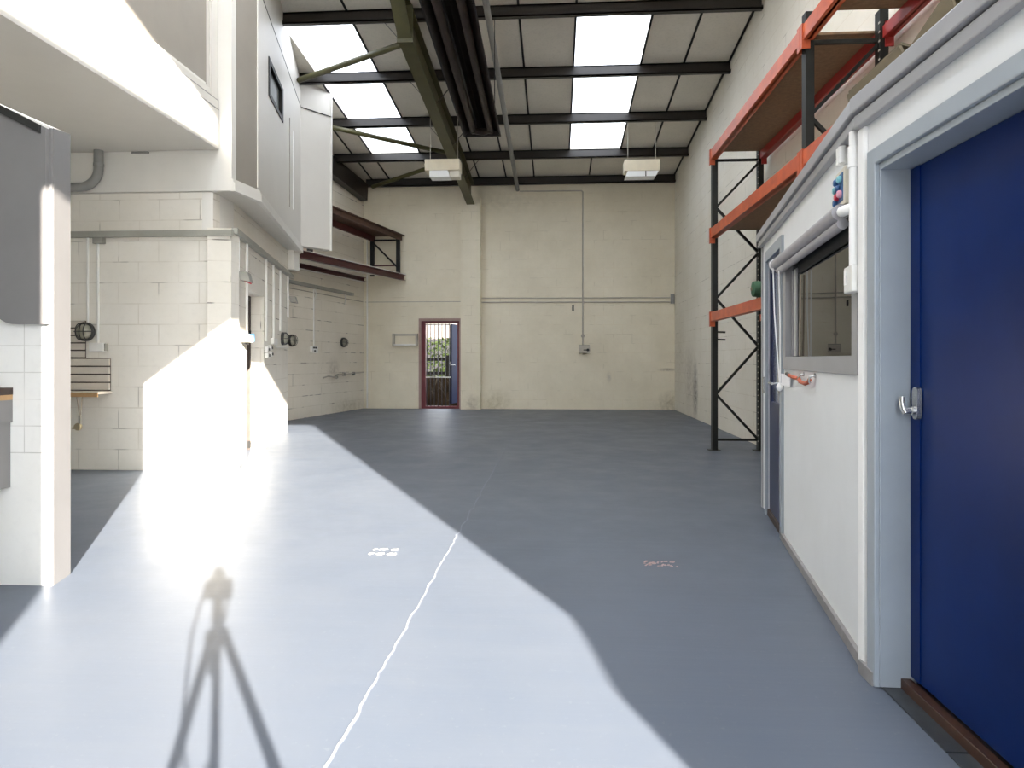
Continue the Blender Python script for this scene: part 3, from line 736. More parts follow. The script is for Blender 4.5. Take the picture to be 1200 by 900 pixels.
# wire letter rack / light frame beside the yard door
t = thing('wall_cage', (-3.66, 16.36, 1.53), 'pale wire frame tray on the back wall beside the yard door', 'tray')
mb = MB().box(-3.96, -3.35, 16.37, 16.4, 1.77, 1.82).box(-3.96, -3.92, 16.26, 16.4, 1.53, 1.82).box(-3.39, -3.35, 16.26, 16.4, 1.53, 1.82)
build('frame', mb, 'conduit_dull', t)
build('tray', MB().box(-3.94, -3.37, 16.27, 16.4, 1.53, 1.55).box(-3.94, -3.37, 16.265, 16.275, 1.53, 1.57), 'conduit_white', t)

# hanging lamps
def lamp(x, y, z, lab, flip):
    t = thing('hanging_lamp', (x, y, z), lab, 'lamp', 'cream hanging lamps')
    w = .33
    build('housing', MB().box(x - w, x + w, y - .16, y + .16, z + .12, z + .33), 'cream', t, bev=.008)
    s = -1 if flip else 1
    build('diffuser', MB().hexa([(x - w + .02, y - .14, z + .02), (x + w - .08, y - .14, z + .02), (x + w - .08, y + .14, z + .02), (x - w + .02, y + .14, z + .02), (x - w + .06, y - .15, z + .12), (x + w - .02, y - .15, z + .12), (x + w - .02, y + .15, z + .12), (x - w + .06, y + .15, z + .12)]) if flip else
          MB().hexa([(x - .24, y - .14, z), (x + .14, y - .14, z), (x + .14, y + .14, z), (x - .24, y + .14, z), (x - .24, y - .15, z + .12), (x + .11, y - .15, z + .12), (x + .11, y + .15, z + .12), (x - .24, y + .15, z + .12)]), 'diffuser', t)
    if not flip:
        build('gear_box', MB().box(x + .13, x + .32, y - .12, y + .12, z, z + .12), 'box_cream', t)
    else:
        build('clip', MB().box(x + .06, x + .075, y - .16, y - .14, z + .02, z + .12), 'black_steel', t)
    for dx in (-.25, .27):
        build('wire', MB().cyl((x + dx, y, z + .33), (x + dx, y, ZC(y) - .01), .006, 6), 'conduit_dull', t)
    return t
lamp(-2.135, 12.82, 4.62, 'cream box lamp hanging left, beside the rafter', False)
lamp(1.61, 13.12, 4.625, 'cream box lamp hanging right, below the right rooflight strip', True)

# ------------------------------------------------------------------ pallet rack along the right wall
R = thing('pallet_rack', (2.36, 6.4, 0), 'tall pallet rack with dark uprights and orange beams against the right wall', 'rack')
def upright(y, z0, ztop, nodes):
    fr = R
    for x0, x1 in ((2.045, 2.115), (2.635, 2.705)):
        mb = MB()
        mb.box(x0, x1, y - .045, y - .040, z0, ztop); mb.box(x0, x0 + .005, y - .04, y + .045, z0, ztop); mb.box(x1 - .005, x1, y - .04, y + .045, z0, ztop)
        mb.box(x0 - .045, x1 + .035, y - .07, y + .07, z0, z0 + .008)
        build('post', mb, 'rack_green', fr)
    for k, ((xa, za), (xb, zb)) in enumerate(nodes):
        build('brace', MB().bar((xa, y, za), (xb, y, zb), .03, .035, (0, 1, 0)), 'rack_green', fr)
    # punched slots seen as small pale notches
    mb = MB(); z = z0 + .12
    while z < ztop - .05:
        mb.box(2.700, 2.707, y - .03, y + .03, z, z + .012); mb.box(2.633, 2.636, y - .047, y - .02, z, z + .014); z += .075
    build('slots', mb, 'conduit_dull', fr, kind='stuff')
xf, xr = 2.10, 2.65
zz = [.14, .74, 1.37, 2.0, 2.6, 3.2, 3.78]
nodes = [((xf, .14), (xr, .14)), ((xf, 3.82), (xr, 3.82))]
for k in range(6):
    a, b = (xr, xf) if k % 2 == 0 else (xf, xr)
    nodes.append(((a, zz[k]), (b, zz[k + 1])))
YF, YN = 9.16, 5.80
upright(YF, 0, 3.96, nodes)
nodes = [((xf, 3.82), (xr, 3.82)), ((xr, 3.80), (xf, 3.22)), ((xf, 3.2), (xr, 2.6)), ((xr, 2.6), (xf, 2.0)), ((xf, 2.0), (xr, 1.37)), ((xr, 1.37), (xf, .74)), ((xf, .74), (xr, .14))]
upright(YN, 0, 4.06, nodes)
upright(2.35, 2.22, 4.06, [((xf, 3.82), (xr, 3.82)), ((xr, 3.80), (xf, 3.22))])
def beam(x, y0, y1, zt, h, mat, lab=None):
    s = 1 if x < 2.3 else -1
    mb = MB().box(x - .025, x + .025, y0 + .05, y1 - .05, zt - h, zt)
    mb.box(x - .025 + s * .03, x + .025 + s * .035, y0 + .05, y1 - .05, zt - h, zt - .028)
    b = build('beam', mb, mat, R, label=lab)
    for y, dy in ((y0, 1), (y1, -1)):
        ya_, yb_ = sorted((y + dy * .003, y + dy * .058))
        build('connector', MB().box(x - .032, x + .032, *sorted((y + dy * .046, y + dy * .058)), zt - h - .07, zt + .01).box(x - .036, x - .030, ya_, yb_, zt - h - .07, zt + .01), mat, b)
XF, XR = 2.045, 2.71
for (y0, y1) in ((YN, YF), (2.35, YN)):
    beam(XF, y0, y1, 3.945, .125, 'orange'); beam(XR, y0, y1, 3.945, .125, 'red_beam', 'darker red rear beam')
    beam(XF, y0, y1, 2.915, .125, 'orange'); beam(XR, y0, y1, 2.915, .125, 'orange')
    for zt in (3.945, 2.915):
        build('deck', MB().box(2.075, 2.675, y0 + .07, y1 - (.06 if y0 > 5 else .33), zt - .028, zt - .008), 'chip', R)
beam(XF, YN, YF, 1.815, .115, 'orange'); beam(XR, YN, YF, 1.815, .115, 'orange')
for z in (1.56, 1.46):
    build('peg', MB().bar((2.11, 9.15, z), (2.22, 9.15, z - .005), .02, .022), 'black_steel', R)
# roll lying over the lower beams
t = thing('green_roll', (2.36, 6.88, 1.815), 'rolled green material lying across the lower rack beams', 'roll')
build('roll', MB().lathe([(.03, 0), (.075, .012), (.078, .04), (.078, .73), (.075, .76), (.03, .77)], (1.925, 6.88, 1.893), (1, 0, 0), 24), 'green_roll', t, smooth=True)
build('core', MB().cyl((1.918, 6.88, 1.893), (2.72, 6.88, 1.893), .02, 12), 'cardboard', t)
# ripped card and boards on the office roof
def crumple(name, pts, lab):
    mb = MB(); mb.tri(pts[:4], .012)
    mb.tri([pts[1], pts[4], pts[5], pts[2]], .012)
    if len(pts) > 6: mb.tri([pts[2], pts[5], pts[6]], .012)
    build(name, mb, 'cardboard', label=lab, cat='cardboard', group='torn card on the office roof')
crumple('cardboard_sheet', [(1.55, 3.55, 2.205), (1.42, 3.42, 2.49), (1.42, 2.915, 2.497), (1.56, 2.90, 2.205), (1.60, 3.40, 2.52), (1.62, 2.95, 2.46)], 'torn brown card lying nearest the rack upright on the office roof')
crumple('cardboard_sheet', [(1.55, 2.86, 2.205), (1.42, 2.83, 2.455), (1.42, 2.566, 2.54), (1.56, 2.57, 2.205), (1.62, 2.80, 2.43), (1.64, 2.62, 2.50)], 'torn brown card standing in the middle of the office roof edge')
crumple('cardboard_sheet', [(1.55, 2.52, 2.205), (1.42, 2.50, 2.49), (1.43, 2.30, 2.57), (1.57, 2.22, 2.205), (1.64, 2.48, 2.47), (1.66, 2.28, 2.52)], 'torn brown card on the office roof nearest the camera')

# ------------------------------------------------------------------ fittings on the office wall
t = thing('roller_blind', OW.pt(1.7, .08, 1.8), 'grey roller blind rolled up above the office window', 'blind')
build('roller_tube', MB().cyl(OW.pt(1.0, .045, 1.836), OW.pt(2.79, .045, 1.812), .034, 18), 'blind', t, smooth=True)
build('bottom_bar', MB().tube([OW.pt(1.13, .04, 1.776), OW.pt(2.80, .04, 1.760)], .022, 12), 'blind', t, smooth=True)
build('end_cap', MB().cyl(OW.pt(.98, .045, 1.836), OW.pt(1.002, .045, 1.836), .04, 18), 'pvc', t, smooth=True)
build('end_cap', MB().cyl(OW.pt(2.80, .04, 1.760), OW.pt(2.81, .04, 1.760), .023, 16), 'blind', t, smooth=True)
mb = MB().tube([OW.pt(1.10, .075, 1.80), OW.pt(1.13, .07, 1.5), OW.pt(1.27, .06, 1.05)], .004, 6).tube([OW.pt(1.28, .065, 1.76), OW.pt(1.30, .06, 1.4), OW.pt(1.29, .06, 1.05)], .004, 6)
build('pull_cord', mb, 'pvc', t)
mb = MB().lathe([(.006, 0), (.018, .012), (.02, .03), (.008, .05)], OW.pt(1.28, .06, 1.0), (0, 0, 1), 12); build('cord_toggle', mb, 'pvc', t, smooth=True)
t = thing('vertical_blind', OW.pt(1.3, -.05, 1.22), 'narrow pale vertical blind slats at the far edge of the office window', 'blind')
for k, u in enumerate((1.23, 1.30, 1.37)):
    build('slat', OW.box(MB(), u, u + .028, -.028, -.020, 1.22, 1.76), 'conduit_white' if k % 2 else 'blind', t)
build('cord', MB().cyl(OW.pt(1.50, -.02, 1.22), OW.pt(1.53, -.02, 1.70), .005, 6), 'string', t)
# key switch panel
t = thing('key_switch_box', OW.pt(2.65, .05, 1.86), 'cream box with coloured round buttons on the office wall corner', 'control box')
mb = MB(); OW.box(mb, 2.645, 2.812, 0, .034, 1.843, 2.0); build('housing', mb, 'box_cream', t, bev=.005)
mb = MB(); OW.box(mb, 2.672, 2.79, .034, .037, 1.862, 1.98); build('face_plate', mb, 'blue_key', t)
for (u, z, mt) in ((2.70, 1.955, 'blue_key'), (2.76, 1.955, 'teal_key'), (2.685, 1.925, 'teal_key'), (2.735, 1.92, 'blue_key'), (2.715, 1.89, 'red'), (2.765, 1.893, 'pink_key'), (2.69, 1.87, 'blue_key')):
    build('button', MB().lathe([(.016, 0), (.016, .010), (.011, .016)], OW.pt(u, .037, z), OW.n, 14), mt, t, smooth=True)
# white pvc conduit with bracket arm and junction box
t = thing('surface_conduit', OW.pt(2.86, .03, 1.57), 'white plastic conduit dropping to a box at the office corner', 'conduit')
build('pipe', MB().cyl(OW.pt(2.925, .024, 1.57), OW.pt(2.925, .024, 2.10), .020, 14), 'pvc', t, smooth=True)
build('coupler', MB().cyl(OW.pt(2.925, .024, 1.96), OW.pt(2.925, .024, 2.04), .025, 14), 'pvc', t, smooth=True)
build('elbow', MB().tube([OW.pt(2.825, .045, 1.806), OW.pt(2.85, .05, 1.803), OW.pt(2.89, .045, 1.80), OW.pt(2.925, .026, 1.80)], .022, 14), 'pvc', t, smooth=True)
mb = MB(); OW.box(mb, 2.845, 2.968, 0, .045, 1.465, 1.572); build('junction_box', mb, 'conduit_white', t, bev=.006)
mb = MB(); OW.box(mb, 2.86, 2.89, .045, .048, 1.50, 1.56); build('switch_rocker', mb, 'pvc', t)
for u in (2.70, 2.735):
    build('stub_pipe', MB().cyl(OW.pt(u, .024, 2.03), OW.pt(u, .024, 2.10), .018, 12), 'pvc', t, smooth=True)
# hooks with strap, note
t = thing('strap_on_hooks', OW.pt(1.75, .03, 1.06), 'short orange strap hung over two hooks under the office window', 'strap')
for u in (1.754, 2.063):
    build('hook', MB().lathe([(.012, 0), (.012, .008)], OW.pt(u, 0, 1.115), OW.n, 10).tube([OW.pt(u, .005, 1.115), OW.pt(u, .028, 1.108), OW.pt(u, .034, 1.088), OW.pt(u, .026, 1.075)], .006, 8), 'chrome', t, smooth=True)
build('strap', MB().tube([OW.pt(1.42, .028, 1.102), OW.pt(1.55, .026, 1.094), OW.pt(1.74, .026, 1.090), OW.pt(1.79, .028, 1.075), OW.pt(1.92, .026, 1.068), OW.pt(2.02, .028, 1.078), OW.pt(2.063, .030, 1.092)], .011, 8), 'strap', t, smooth=True)
build('tip', MB().tube([OW.pt(1.36, .030, 1.110), OW.pt(1.43, .028, 1.101)], .012, 8), 'lamp_black', t)
build('paper_note', OW.box(MB(), 1.04, 1.40, .0155, .0175, 1.03, 1.105), 'paper', label='plain white paper note below the far end of the office window', cat='paper')

# ------------------------------------------------------------------ left: pillar fittings
t = thing('gray_wall_panel', (-2.9, 3.44, 1.385), 'grey metal hood panel with rounded corner on the tiled pillar', 'panel')
r_ = .115; pr = [(-2.675, 1.385)]
pr += [(-2.675, 2.427), (-3.4, 2.79), (-3.4, 1.62)]
cx, cz = -2.865, 1.385 + .16
pr = [(-2.675, 1.385), (-2.675, 2.415), (-2.98, 2.567), (-2.98, 1.52)]
for k in range(1, 13):
    a = PI + (PI / 2) * k / 12
    pr.append((-2.845 + .135 * math.cos(a), 1.52 + .135 * math.sin(a)))
build('panel', MB().plate(pr, [], (0, 3.415, 0), (1, 0, 0), (0, 0, 1), (0, -1, 0), .034), 'gray_panel', t)
mb = MB().hexa([(-2.98, 3.40, 2.525), (-2.70, 3.40, 2.385), (-2.70, 3.418, 2.385), (-2.98, 3.418, 2.525), (-2.98, 3.40, 2.568), (-2.70, 3.40, 2.428), (-2.70, 3.418, 2.428), (-2.98, 3.418, 2.568)])
build('top_flange', mb, 'lamp_black', t)
t = thing('wall_cabinet', (-3.05, 3.3, .5), 'grey wall cupboard with timber top at the left picture edge', 'cabinet')
xr = -2.885
build('worktop', MB().box(-3.5, xr, 3.24, 3.45, .985, 1.012), 'timber', t)
build('top_lip', MB().box(-3.5, xr + .002, 3.235, 3.45, 1.012, 1.05), 'dark_wood', t)
build('apron', MB().box(-3.5, xr, 3.25, 3.45, .865, .985), 'gray_panel', t)
build('body', MB().plate([(-3.5, .865), (-2.897, .865), (-2.897, .52), (-3.02, .63), (-3.5, .63)], [], (0, 3.26, 0), (1, 0, 0), (0, 0, 1), (0, -1, 0), .19), 'gray_panel', t)

# rubber pipe under the bulkhead
mb = MB(); pp = [(-5.9, 7.02, 3.05), (-5.15, 7.02, 3.05)]
pp += [(-5.10 + .2 * math.sin(k * PI / 16), 7.02, 3.25 - .2 * math.cos(k * PI / 16)) for k in range(9)] + [(-4.90, 7.02, 3.44)]
t = thing('drain_pipe', (-5.2, 7.02, 3.0), 'dark grey bent pipe rising into the bulkhead over the alcove', 'pipe')
build('pipe', MB().tube(pp, .048, 14), 'conduit_gray', t, smooth=True)
build('collar', MB().cyl((-4.90, 7.02, 3.27), (-4.90, 7.02, 3.30), .053, 14), 'conduit_gray', t, smooth=True)
build('vent_slot', MB().box(-4.57, -4.38, 7.07, 7.09, 3.415, 3.435), 'conduit_gray', label='small grey slot vent under the bulkhead edge', cat='vent')
# trunking round the block
mb = MB().box(-6.4, -3.44, 7.03, 7.09, 2.515, 2.578)
mb2 = SB.box(MB(), .02, 4.27, 0, .06, 2.55, 2.612)
t = thing('cable_trunking', (-4.4, 7.06, 2.5), 'grey cable trunking along the top of the white blockwork corner', 'trunking')
build('front_run', mb, 'trunk', t); build('side_run', mb2, 'trunk', t)

# caged bulkhead lamps
def cage_lamp(P, n, r, lab, group='caged bulkhead lamps'):
    P, n = V3(P), V3(n).normalized(); s = n.cross(V3((0, 0, 1))).normalized()
    t = thing('bulkhead_lamp', P - V3((0, 0, r)), lab, 'lamp', group)
    build('base_ring', MB().lathe([(r, 0), (r, .03), (r * .86, .045), (r * .8, .03)], P, n, 24), 'lamp_black', t, smooth=True)
    build('lens', MB().lathe([(r * .8, .02), (r * .74, .06), (r * .5, .09), (r * .1, .1)], P, n, 20), 'lens', t, smooth=True)
    mb = MB()
    for k in (-.42, 0, .42):
        c = math.sqrt(1 - k * k) * r * .95
        mb.tube([P + V3((0, 0, 1)) * (c * math.cos(a)) + s * (k * r) + n * (.04 + .075 * math.sin(a)) for a in [PI * i / 10 for i in range(11)]], .005, 6)
    c = r * .95
    mb.tube([P + s * (c * math.cos(a)) + n * (.04 + .075 * math.sin(a)) for a in [PI * i / 10 for i in range(11)]], .005, 6)
    build('cage', mb, 'lamp_black', t)
    return t
cage_lamp((-5.06, 7.052, 1.497), (0, -1, 0), .103, 'round caged lamp on the alcove wall above the slatted boards')
cage_lamp(SB.pt(3.34, 0, 1.52), SB.n, .10, 'square-on caged lamp on the blockwork side wall past the doorway')
cage_lamp(LF.pt(2.24, 0, 1.57), LF.n, .12, 'caged lamp half hidden behind the end of the blockwork side')
cage_lamp(LF.pt(4.43, 0, 1.585), LF.n, .11, 'round caged lamp alone on the far left wall')

# slatted boards and ledge in the alcove
def slats(x0, x1, z0, z1, n, lab):
    t = thing('slatted_board', ((x0 + x1) / 2, 7.08, z0), lab, 'board', 'slatted boards in the alcove')
    build('backing', MB().box(x0, x1, 7.082, 7.09, z0, z1), 'dark_wood', t)  # dark colour puts the shade into the gaps between slats
    h = (z1 - z0) / n; mb = MB()
    for k in range(n): mb.box(x0, x1 - .002, 7.055, 7.083, z0 + k * h + .010, z0 + (k + 1) * h - .004)
    build('slats', mb, 'slat', t)
slats(-5.9, -5.09, 1.212, 1.617, 5, 'upper narrow slatted board left of the caged alcove lamp')
slats(-5.9, -4.81, .86, 1.208, 4, 'lower wide slatted board above the timber ledge')
t = thing('timber_ledge', (-5.3, 6.98, .80), 'narrow timber ledge below the slatted board', 'ledge')
build('shelf', MB().box(-5.9, -4.795, 6.86, 7.09, .832, .858), 'slat', t)
build('front_batten', MB().box(-5.9, -4.795, 6.85, 6.862, .805, .85), 'timber', t)
t = thing('hanging_padlock', (-5.0, 6.88, .45), 'padlock dangling on a string loop under the timber ledge', 'padlock')
build('string', MB().tube([(-5.035, 6.87, .805), (-5.005, 6.87, .60), (-4.995, 6.87, .60), (-4.975, 6.87, .805)], .005, 6), 'string', t)
build('shackle', MB().box(-5.012, -4.988, 6.86, 6.88, .52, .61), 'box_gray', t)
build('body', MB().lathe([(.035, 0), (.04, .01), (.04, .03), (.035, .04)], (-5.02, 6.89, .49), (0, -1, 0), 14).box(-5.08, -5.04, 6.86, 6.885, .465, .485), 'brass', t)
# alcove conduits and boxes
t = thing('alcove_switch', (-4.93, 7.05, 1.28), 'cream switch box with conduit beside the caged alcove lamp', 'switch')
build('box', MB().box(-5.02, -4.855, 7.03, 7.09, 1.283, 1.376), 'conduit_white', t, bev=.005)
build('side_plate', MB().box(-4.855, -4.84, 7.04, 7.09, 1.29, 1.37), 'box_gray', t)
build('conduit', MB().cyl((-4.945, 7.075, 1.376), (-4.945, 7.075, 2.45), .013, 8), 'conduit_white', t, smooth=True)
build('conduit_cap', MB().box(-4.985, -4.868, 7.04, 7.09, 2.447, 2.514), 'box_gray', t)
build('wall_conduit', MB().cyl((-5.061, 7.075, 1.60), (-5.061, 7.075, 2.514), .012, 8), 'conduit_white', label='thin white conduit rising from the caged alcove lamp', cat='conduit', smooth=True)

# ------------------------------------------------------------------ blockwork side wall fittings
def drop(u, z0, z1, lab, r=.017):
    build('wall_conduit', MB().cyl(SB.pt(u, .017, z0), SB.pt(u, .017, z1), r, 8), 'conduit_white', label=lab, cat='conduit', group='conduits dropping from the side trunking', smooth=True)
drop(.25, 2.17, 2.55, 'short white conduit dropping to the first floodlight at the block corner')
drop(.70, 1.49, 2.55, 'long white conduit left of the side doorway')
drop(1.93, 1.44, 2.55, 'white conduit hugging the far side of the doorway')
drop(2.50, 1.50, 2.55, 'white conduit to the small switch right of the doorway')
drop(3.10, 1.63, 2.55, 'white conduit down to the caged lamp on the side wall')
drop(3.86, 1.88, 2.55, 'last white conduit at the end of the side wall')
def flood(u, z, lab):
    t = thing('flood_lamp', SB.pt(u, .1, z), lab, 'lamp', 'small grey floodlights')
    mb = MB().hexa([SB.pt(u - .09, .04, z), SB.pt(u + .09, .04, z), SB.pt(u + .09, .15, z - .02), SB.pt(u - .09, .15, z - .02), SB.pt(u - .08, .02, z + .1), SB.pt(u + .08, .02, z + .1), SB.pt(u + .10, .12, z + .09), SB.pt(u - .10, .12, z + .09)])
    build('housing', mb, 'box_gray', t, bev=.006)
    build('bracket', MB().bar(SB.pt(u, 0, z + .06), SB.pt(u, .05, z + .06), .03, .04), 'conduit_white', t)
    return t
t = flood(.30, 2.075, 'grey floodlight with red cable at the near block corner')
build('cable', MB().tube([SB.pt(.25, .08, 2.075), SB.pt(.35, .13, 2.05), SB.pt(.45, .12, 2.075)], .009, 6), 'red', t)
flood(3.98, 2.14, 'grey floodlight at the far end of the side wall')
t = thing('key_box', SB.pt(.63, .04, 1.4), 'cream box with a bright blue tag left of the side doorway', 'box')
mb = SB.box(MB(), .44, .77, 0, .07, 1.395, 1.49); build('housing', mb, 'box_cream', t, bev=.005)
build('tag', SB.box(MB(), .775, .80, .01, .085, 1.41, 1.50), 'blue_tag', t, label='bright blue tag')
build('hook', SB.box(MB(), .55, .66, .02, .05, 1.37, 1.395), 'lamp_black', t)
t = thing('light_switch', SB.pt(2.5, .03, 1.4), 'small white switch right of the side doorway with cable', 'switch')
build('box', SB.box(MB(), 2.35, 2.66, 0, .05, 1.41, 1.50), 'conduit_white', t, bev=.005)
build('cable', MB().tube([SB.pt(2.6, .015, 1.41), SB.pt(2.75, .015, 1.375), SB.pt(3.9, .015, 1.395)], .009, 6), 'conduit_white', t)
t = thing('socket_pair', SB.pt(2.15, .03, 1.24), 'cluster of small sockets on the far doorway edge', 'socket')
for (u, z) in ((1.98, 1.335), (2.22, 1.36), (2.0, 1.255), (2.25, 1.275)):
    b = build('socket', SB.box(MB(), u - .08, u + .08, 0, .045, z - .035, z + .035), 'conduit_white', t, bev=.004)
    build('switch_rocker', SB.box(MB(), u - .03, u + .05, .045, .052, z - .02, z + .015), 'lamp_black', b)

# ------------------------------------------------------------------ far left wall fittings
build('wall_conduit', MB().cyl(LF.pt(3.10, .015, 1.49), LF.pt(3.10, .015, 2.66), .014, 8), 'conduit_white', label='white conduit down the far left wall to the socket', cat='conduit', smooth=True)
t = thing('wall_socket', LF.pt(3.1, .03, 1.33), 'white socket with dark switches on the far left wall', 'socket')
build('plate', LF.box(MB(), 2.96, 3.22, 0, .05, 1.335, 1.475), 'conduit_white', t, bev=.005)
for (u, z) in ((3.04, 1.44), (3.12, 1.44), (3.08, 1.375)):
    build('switch_rocker', LF.box(MB(), u - .03, u + .03, .05, .058, z - .018, z + .018), 'lamp_black', t)
t = thing('clothes_rail', LF.pt(3.4, .06, 2.6), 'grey ledge rail with two hooks across the far left wall', 'rail')
build('ledge', LF.box(MB(), 1.9, 4.80, 0, .10, 2.685, 2.745), 'trunk', t)
for u in (3.1, 4.45):
    build('hook', MB().tube([LF.pt(u + .06, .02, 2.68), LF.pt(u + .03, .05, 2.55), LF.pt(u - .06, .06, 2.43)], .012, 6), 'conduit_white', t, smooth=True)
build('trim_19', LF.box(MB(), .6, 5.5, 0, .006, 2.588, 2.606), 'joint', kind='structure')
t = thing('water_pipe', LF.pt(4.9, .04, .85), 'low painted water pipe with a tap near the back left corner', 'pipe')
build('pipe', MB().tube([LF.pt(3.45, .04, .80), LF.pt(3.7, .04, .835), LF.pt(3.95, .04, .80), LF.pt(4.1, .04, .86), LF.pt(5.45, .04, .885)], .016, 8), 'conduit_dull', t, smooth=True)
build('tap', MB().lathe([(.03, 0), (.035, .03), (.02, .06)], LF.pt(3.98, .05, .80), LF.n, 12).bar(LF.pt(3.95, .08, .84), LF.pt(4.06, .08, .86), .02, .03), 'box_gray', t)
for u in (4.4, 4.9): build('clip', LF.box(MB(), u, u + .04, 0, .065, .82, .90), 'conduit_gray', t)
build('corner_conduit', MB().cyl((-4.60, 16.37, .02), (-4.60, 16.37, 4.2), .02, 8), 'conduit_white', label='thin white pipe in the back left corner', cat='pipe', smooth=True)

# ------------------------------------------------------------------ raised store shelf in the back left corner
SH = Fr((-4.388, 13.07), (-3.702, 16.3), 1)
t = thing('corner_store_rack', (-4.2, 15.0, 3.0), 'maroon beams carrying a rusty raised shelf in the back left corner', 'rack')
def ubeam(a, b, h, mat, lip=None):
    a, b = V3(a), V3(b)
    mb = MB().bar(a + V3((0, 0, h / 2)), b + V3((0, 0, h / 2)), .03, h)
    mb.bar(a + V3((.03, 0, .006)), b + V3((.03, 0, .006)), .07, .012); mb.bar(a + V3((.03, 0, h - .006)), b + V3((.03, 0, h - .006)), .07, .012)
    return mb
fa, fb = (-4.66, 11.80, 3.02), (-3.70, 16.32, 3.105)
b = build('front_beam', ubeam(fa, fb, .135, 0), 'maroon', t)
build('top_plate', MB().bar((-4.64, 11.95, 3.165), (-3.68, 16.33, 3.25), .11, .014), 'conduit_white', b)
ra, rb = LF.pt(1.2, .10, 2.98), LF.pt(5.32, .10, 3.06)
b = build('rear_beam', ubeam(ra, rb, .10, 0), 'maroon', t)
build('lip', MB().bar(ra + V3((.04, 0, -.008)), rb + V3((.04, 0, -.008)), .07, .012), 'conduit_white', b)
mb = MB().hexa([(-4.70, 11.95, 3.155), (-3.71, 16.3, 3.235), (-4.50, 16.3, 3.235), (-5.25, 11.95, 3.155), (-4.70, 11.95, 3.17), (-3.71, 16.3, 3.25), (-4.50, 16.3, 3.25), (-5.25, 11.95, 3.17)])
build('floor_board', mb, 'plaster', t)
for nm, p in (('post', (-3.79, 16.18)), ('post', (-4.43, 16.22)), ('post', (-4.62, 12.55)), ('post', (-5.02, 12.55))):
    build(nm, MB().box(p[0] - .045, p[0] + .045, p[1] - .04, p[1] + .04, 3.20 if p[1] > 14 else 3.18, 4.08), 'black_steel', t)
build('brace', MB().bar((-4.40, 16.2, 4.0), (-3.80, 16.18, 3.40), .03, .04), 'black_steel', t)
build('cross_rail', MB().bar((-4.40, 16.2, 4.06), (-3.80, 16.18, 4.06), .03, .04), 'black_steel', t)
build('cross_rail', MB().bar((-4.40, 16.2, 3.45), (-3.80, 16.18, 3.45), .02, .03), 'maroon', t)
build('shelf_beam', MB().bar((-4.55, 12.4, 4.12), (-3.74, 16.28, 4.12), .05, .11), 'rust', t)
build('shelf_beam', MB().bar((-5.10, 12.4, 4.10), (-4.40, 16.28, 4.10), .06, .13), 'maroon', t)
build('shelf_board', MB().hexa([(-4.51, 12.3, 4.18), (-3.66, 16.36, 4.185), (-4.55, 16.36, 4.185), (-5.2, 12.3, 4.18), (-4.51, 12.3, 4.20), (-3.66, 16.36, 4.205), (-4.55, 16.36, 4.205), (-5.2, 12.3, 4.20)]), 'rust', t)

# ------------------------------------------------------------------ yard seen through the barred door
build('yard_ground', MB().box(-12, 6, 16.62, 40, -.2, -.02), 'soil', kind='structure')
mb = MB(); n = 14; g = {}
for i in range(n + 1):
    for j in range(8):
        x = -6.5 + 7 * i / n; y = 17.6 + j * .42
        g[i, j] = mb.bm.verts.new((x, y, -.05 + .16 * j * (1 - .05 * j) + random.uniform(-.06, .06)))
for i in range(n):
    for j in range(7): mb._face([g[i, j], g[i + 1, j], g[i + 1, j + 1], g[i, j + 1]])
build('yard_bank', mb, 'soil', kind='structure')
t = thing('post_fence', (-3.1, 20.6, .6), 'weathered post and rail fence beyond the yard door', 'fence')
for x in (-4.9, -3.28, -1.7): build('post', MB().box(x - .06, x + .06, 20.55, 20.67, .3, 1.32), 'fence_wood', t)
build('rail', MB().bar((-5.6, 20.52, 1.16), (-1.2, 20.52, 1.24), .04, .09), 'fence_wood', t)
build('rail', MB().bar((-5.6, 20.52, .76), (-1.2, 20.52, .80), .04, .09), 'fence_wood', t)
def bush(name, x, y, w, h, z, n, mat, lab):
    mb = MB()
    for _ in range(n):
        a = random.uniform(0, 2 * PI); rr = math.sqrt(random.random()); zz = random.random()
        p = V3((x + w * rr * math.cos(a), y + w * .5 * rr * math.sin(a), z + h * zz)); s = random.uniform(.05, .11)
        u = V3((random.uniform(-1, 1), random.uniform(-1, 1), random.uniform(-.6, .6))).normalized() * s; v = u.orthogonal().normalized() * s * .55
        mb.tri([p - u, p + v, p + u, p - v], .003)
    build(name, mb, mat, label=lab, cat='bush')
bush('hedge', -4.1, 24.0, 1.5, 1.95, -.02, 1100, 'leaf', 'sunlit green hedge left beyond the yard fence')
bush('hedge', -2.6, 25.5, 1.4, 1.75, -.02, 900, 'leaf', 'green hedge right beyond the yard fence')
mb = MB()
for _ in range(46):
    x, y = random.uniform(-4.3, -2.3), random.uniform(17.8, 19.5); p = V3((x, y, .05 + .3 * (y - 17.6) * .5))
    d_ = V3((random.uniform(-.4, .4), random.uniform(-.3, .1), random.uniform(.1, .45)))
    mb.tube([p, p + d_ * .6 + V3((.03, 0, .03)), p + d_], .008, 5)
build('bramble', mb, 'twig', label='pale bare twigs on the dark bank outside the yard door', cat='twigs', kind='stuff')
t = thing('neighbour_house', (-4.0, 29, 0), 'pale rendered house far beyond the yard door', 'house')
build('wall', MB().box(-9, 1.5, 27.5, 30.5, -.02, 3.4), 'render_pink', t)
mb = MB().hexa([(-9.3, 27.1, 3.4), (1.8, 27.1, 3.4), (1.8, 30.9, 3.4), (-9.3, 30.9, 3.4), (-9.3, 28.9, 4.8), (1.8, 28.9, 4.8), (1.8, 29.1, 4.8), (-9.3, 29.1, 4.8)])
build('roof', mb, 'fence_wood', t)
# forecourt outside the roller door
build('forecourt_ground', MB().box(-30, 30, -45, -1.58, -.15, -.02), 'asphalt', kind='structure')

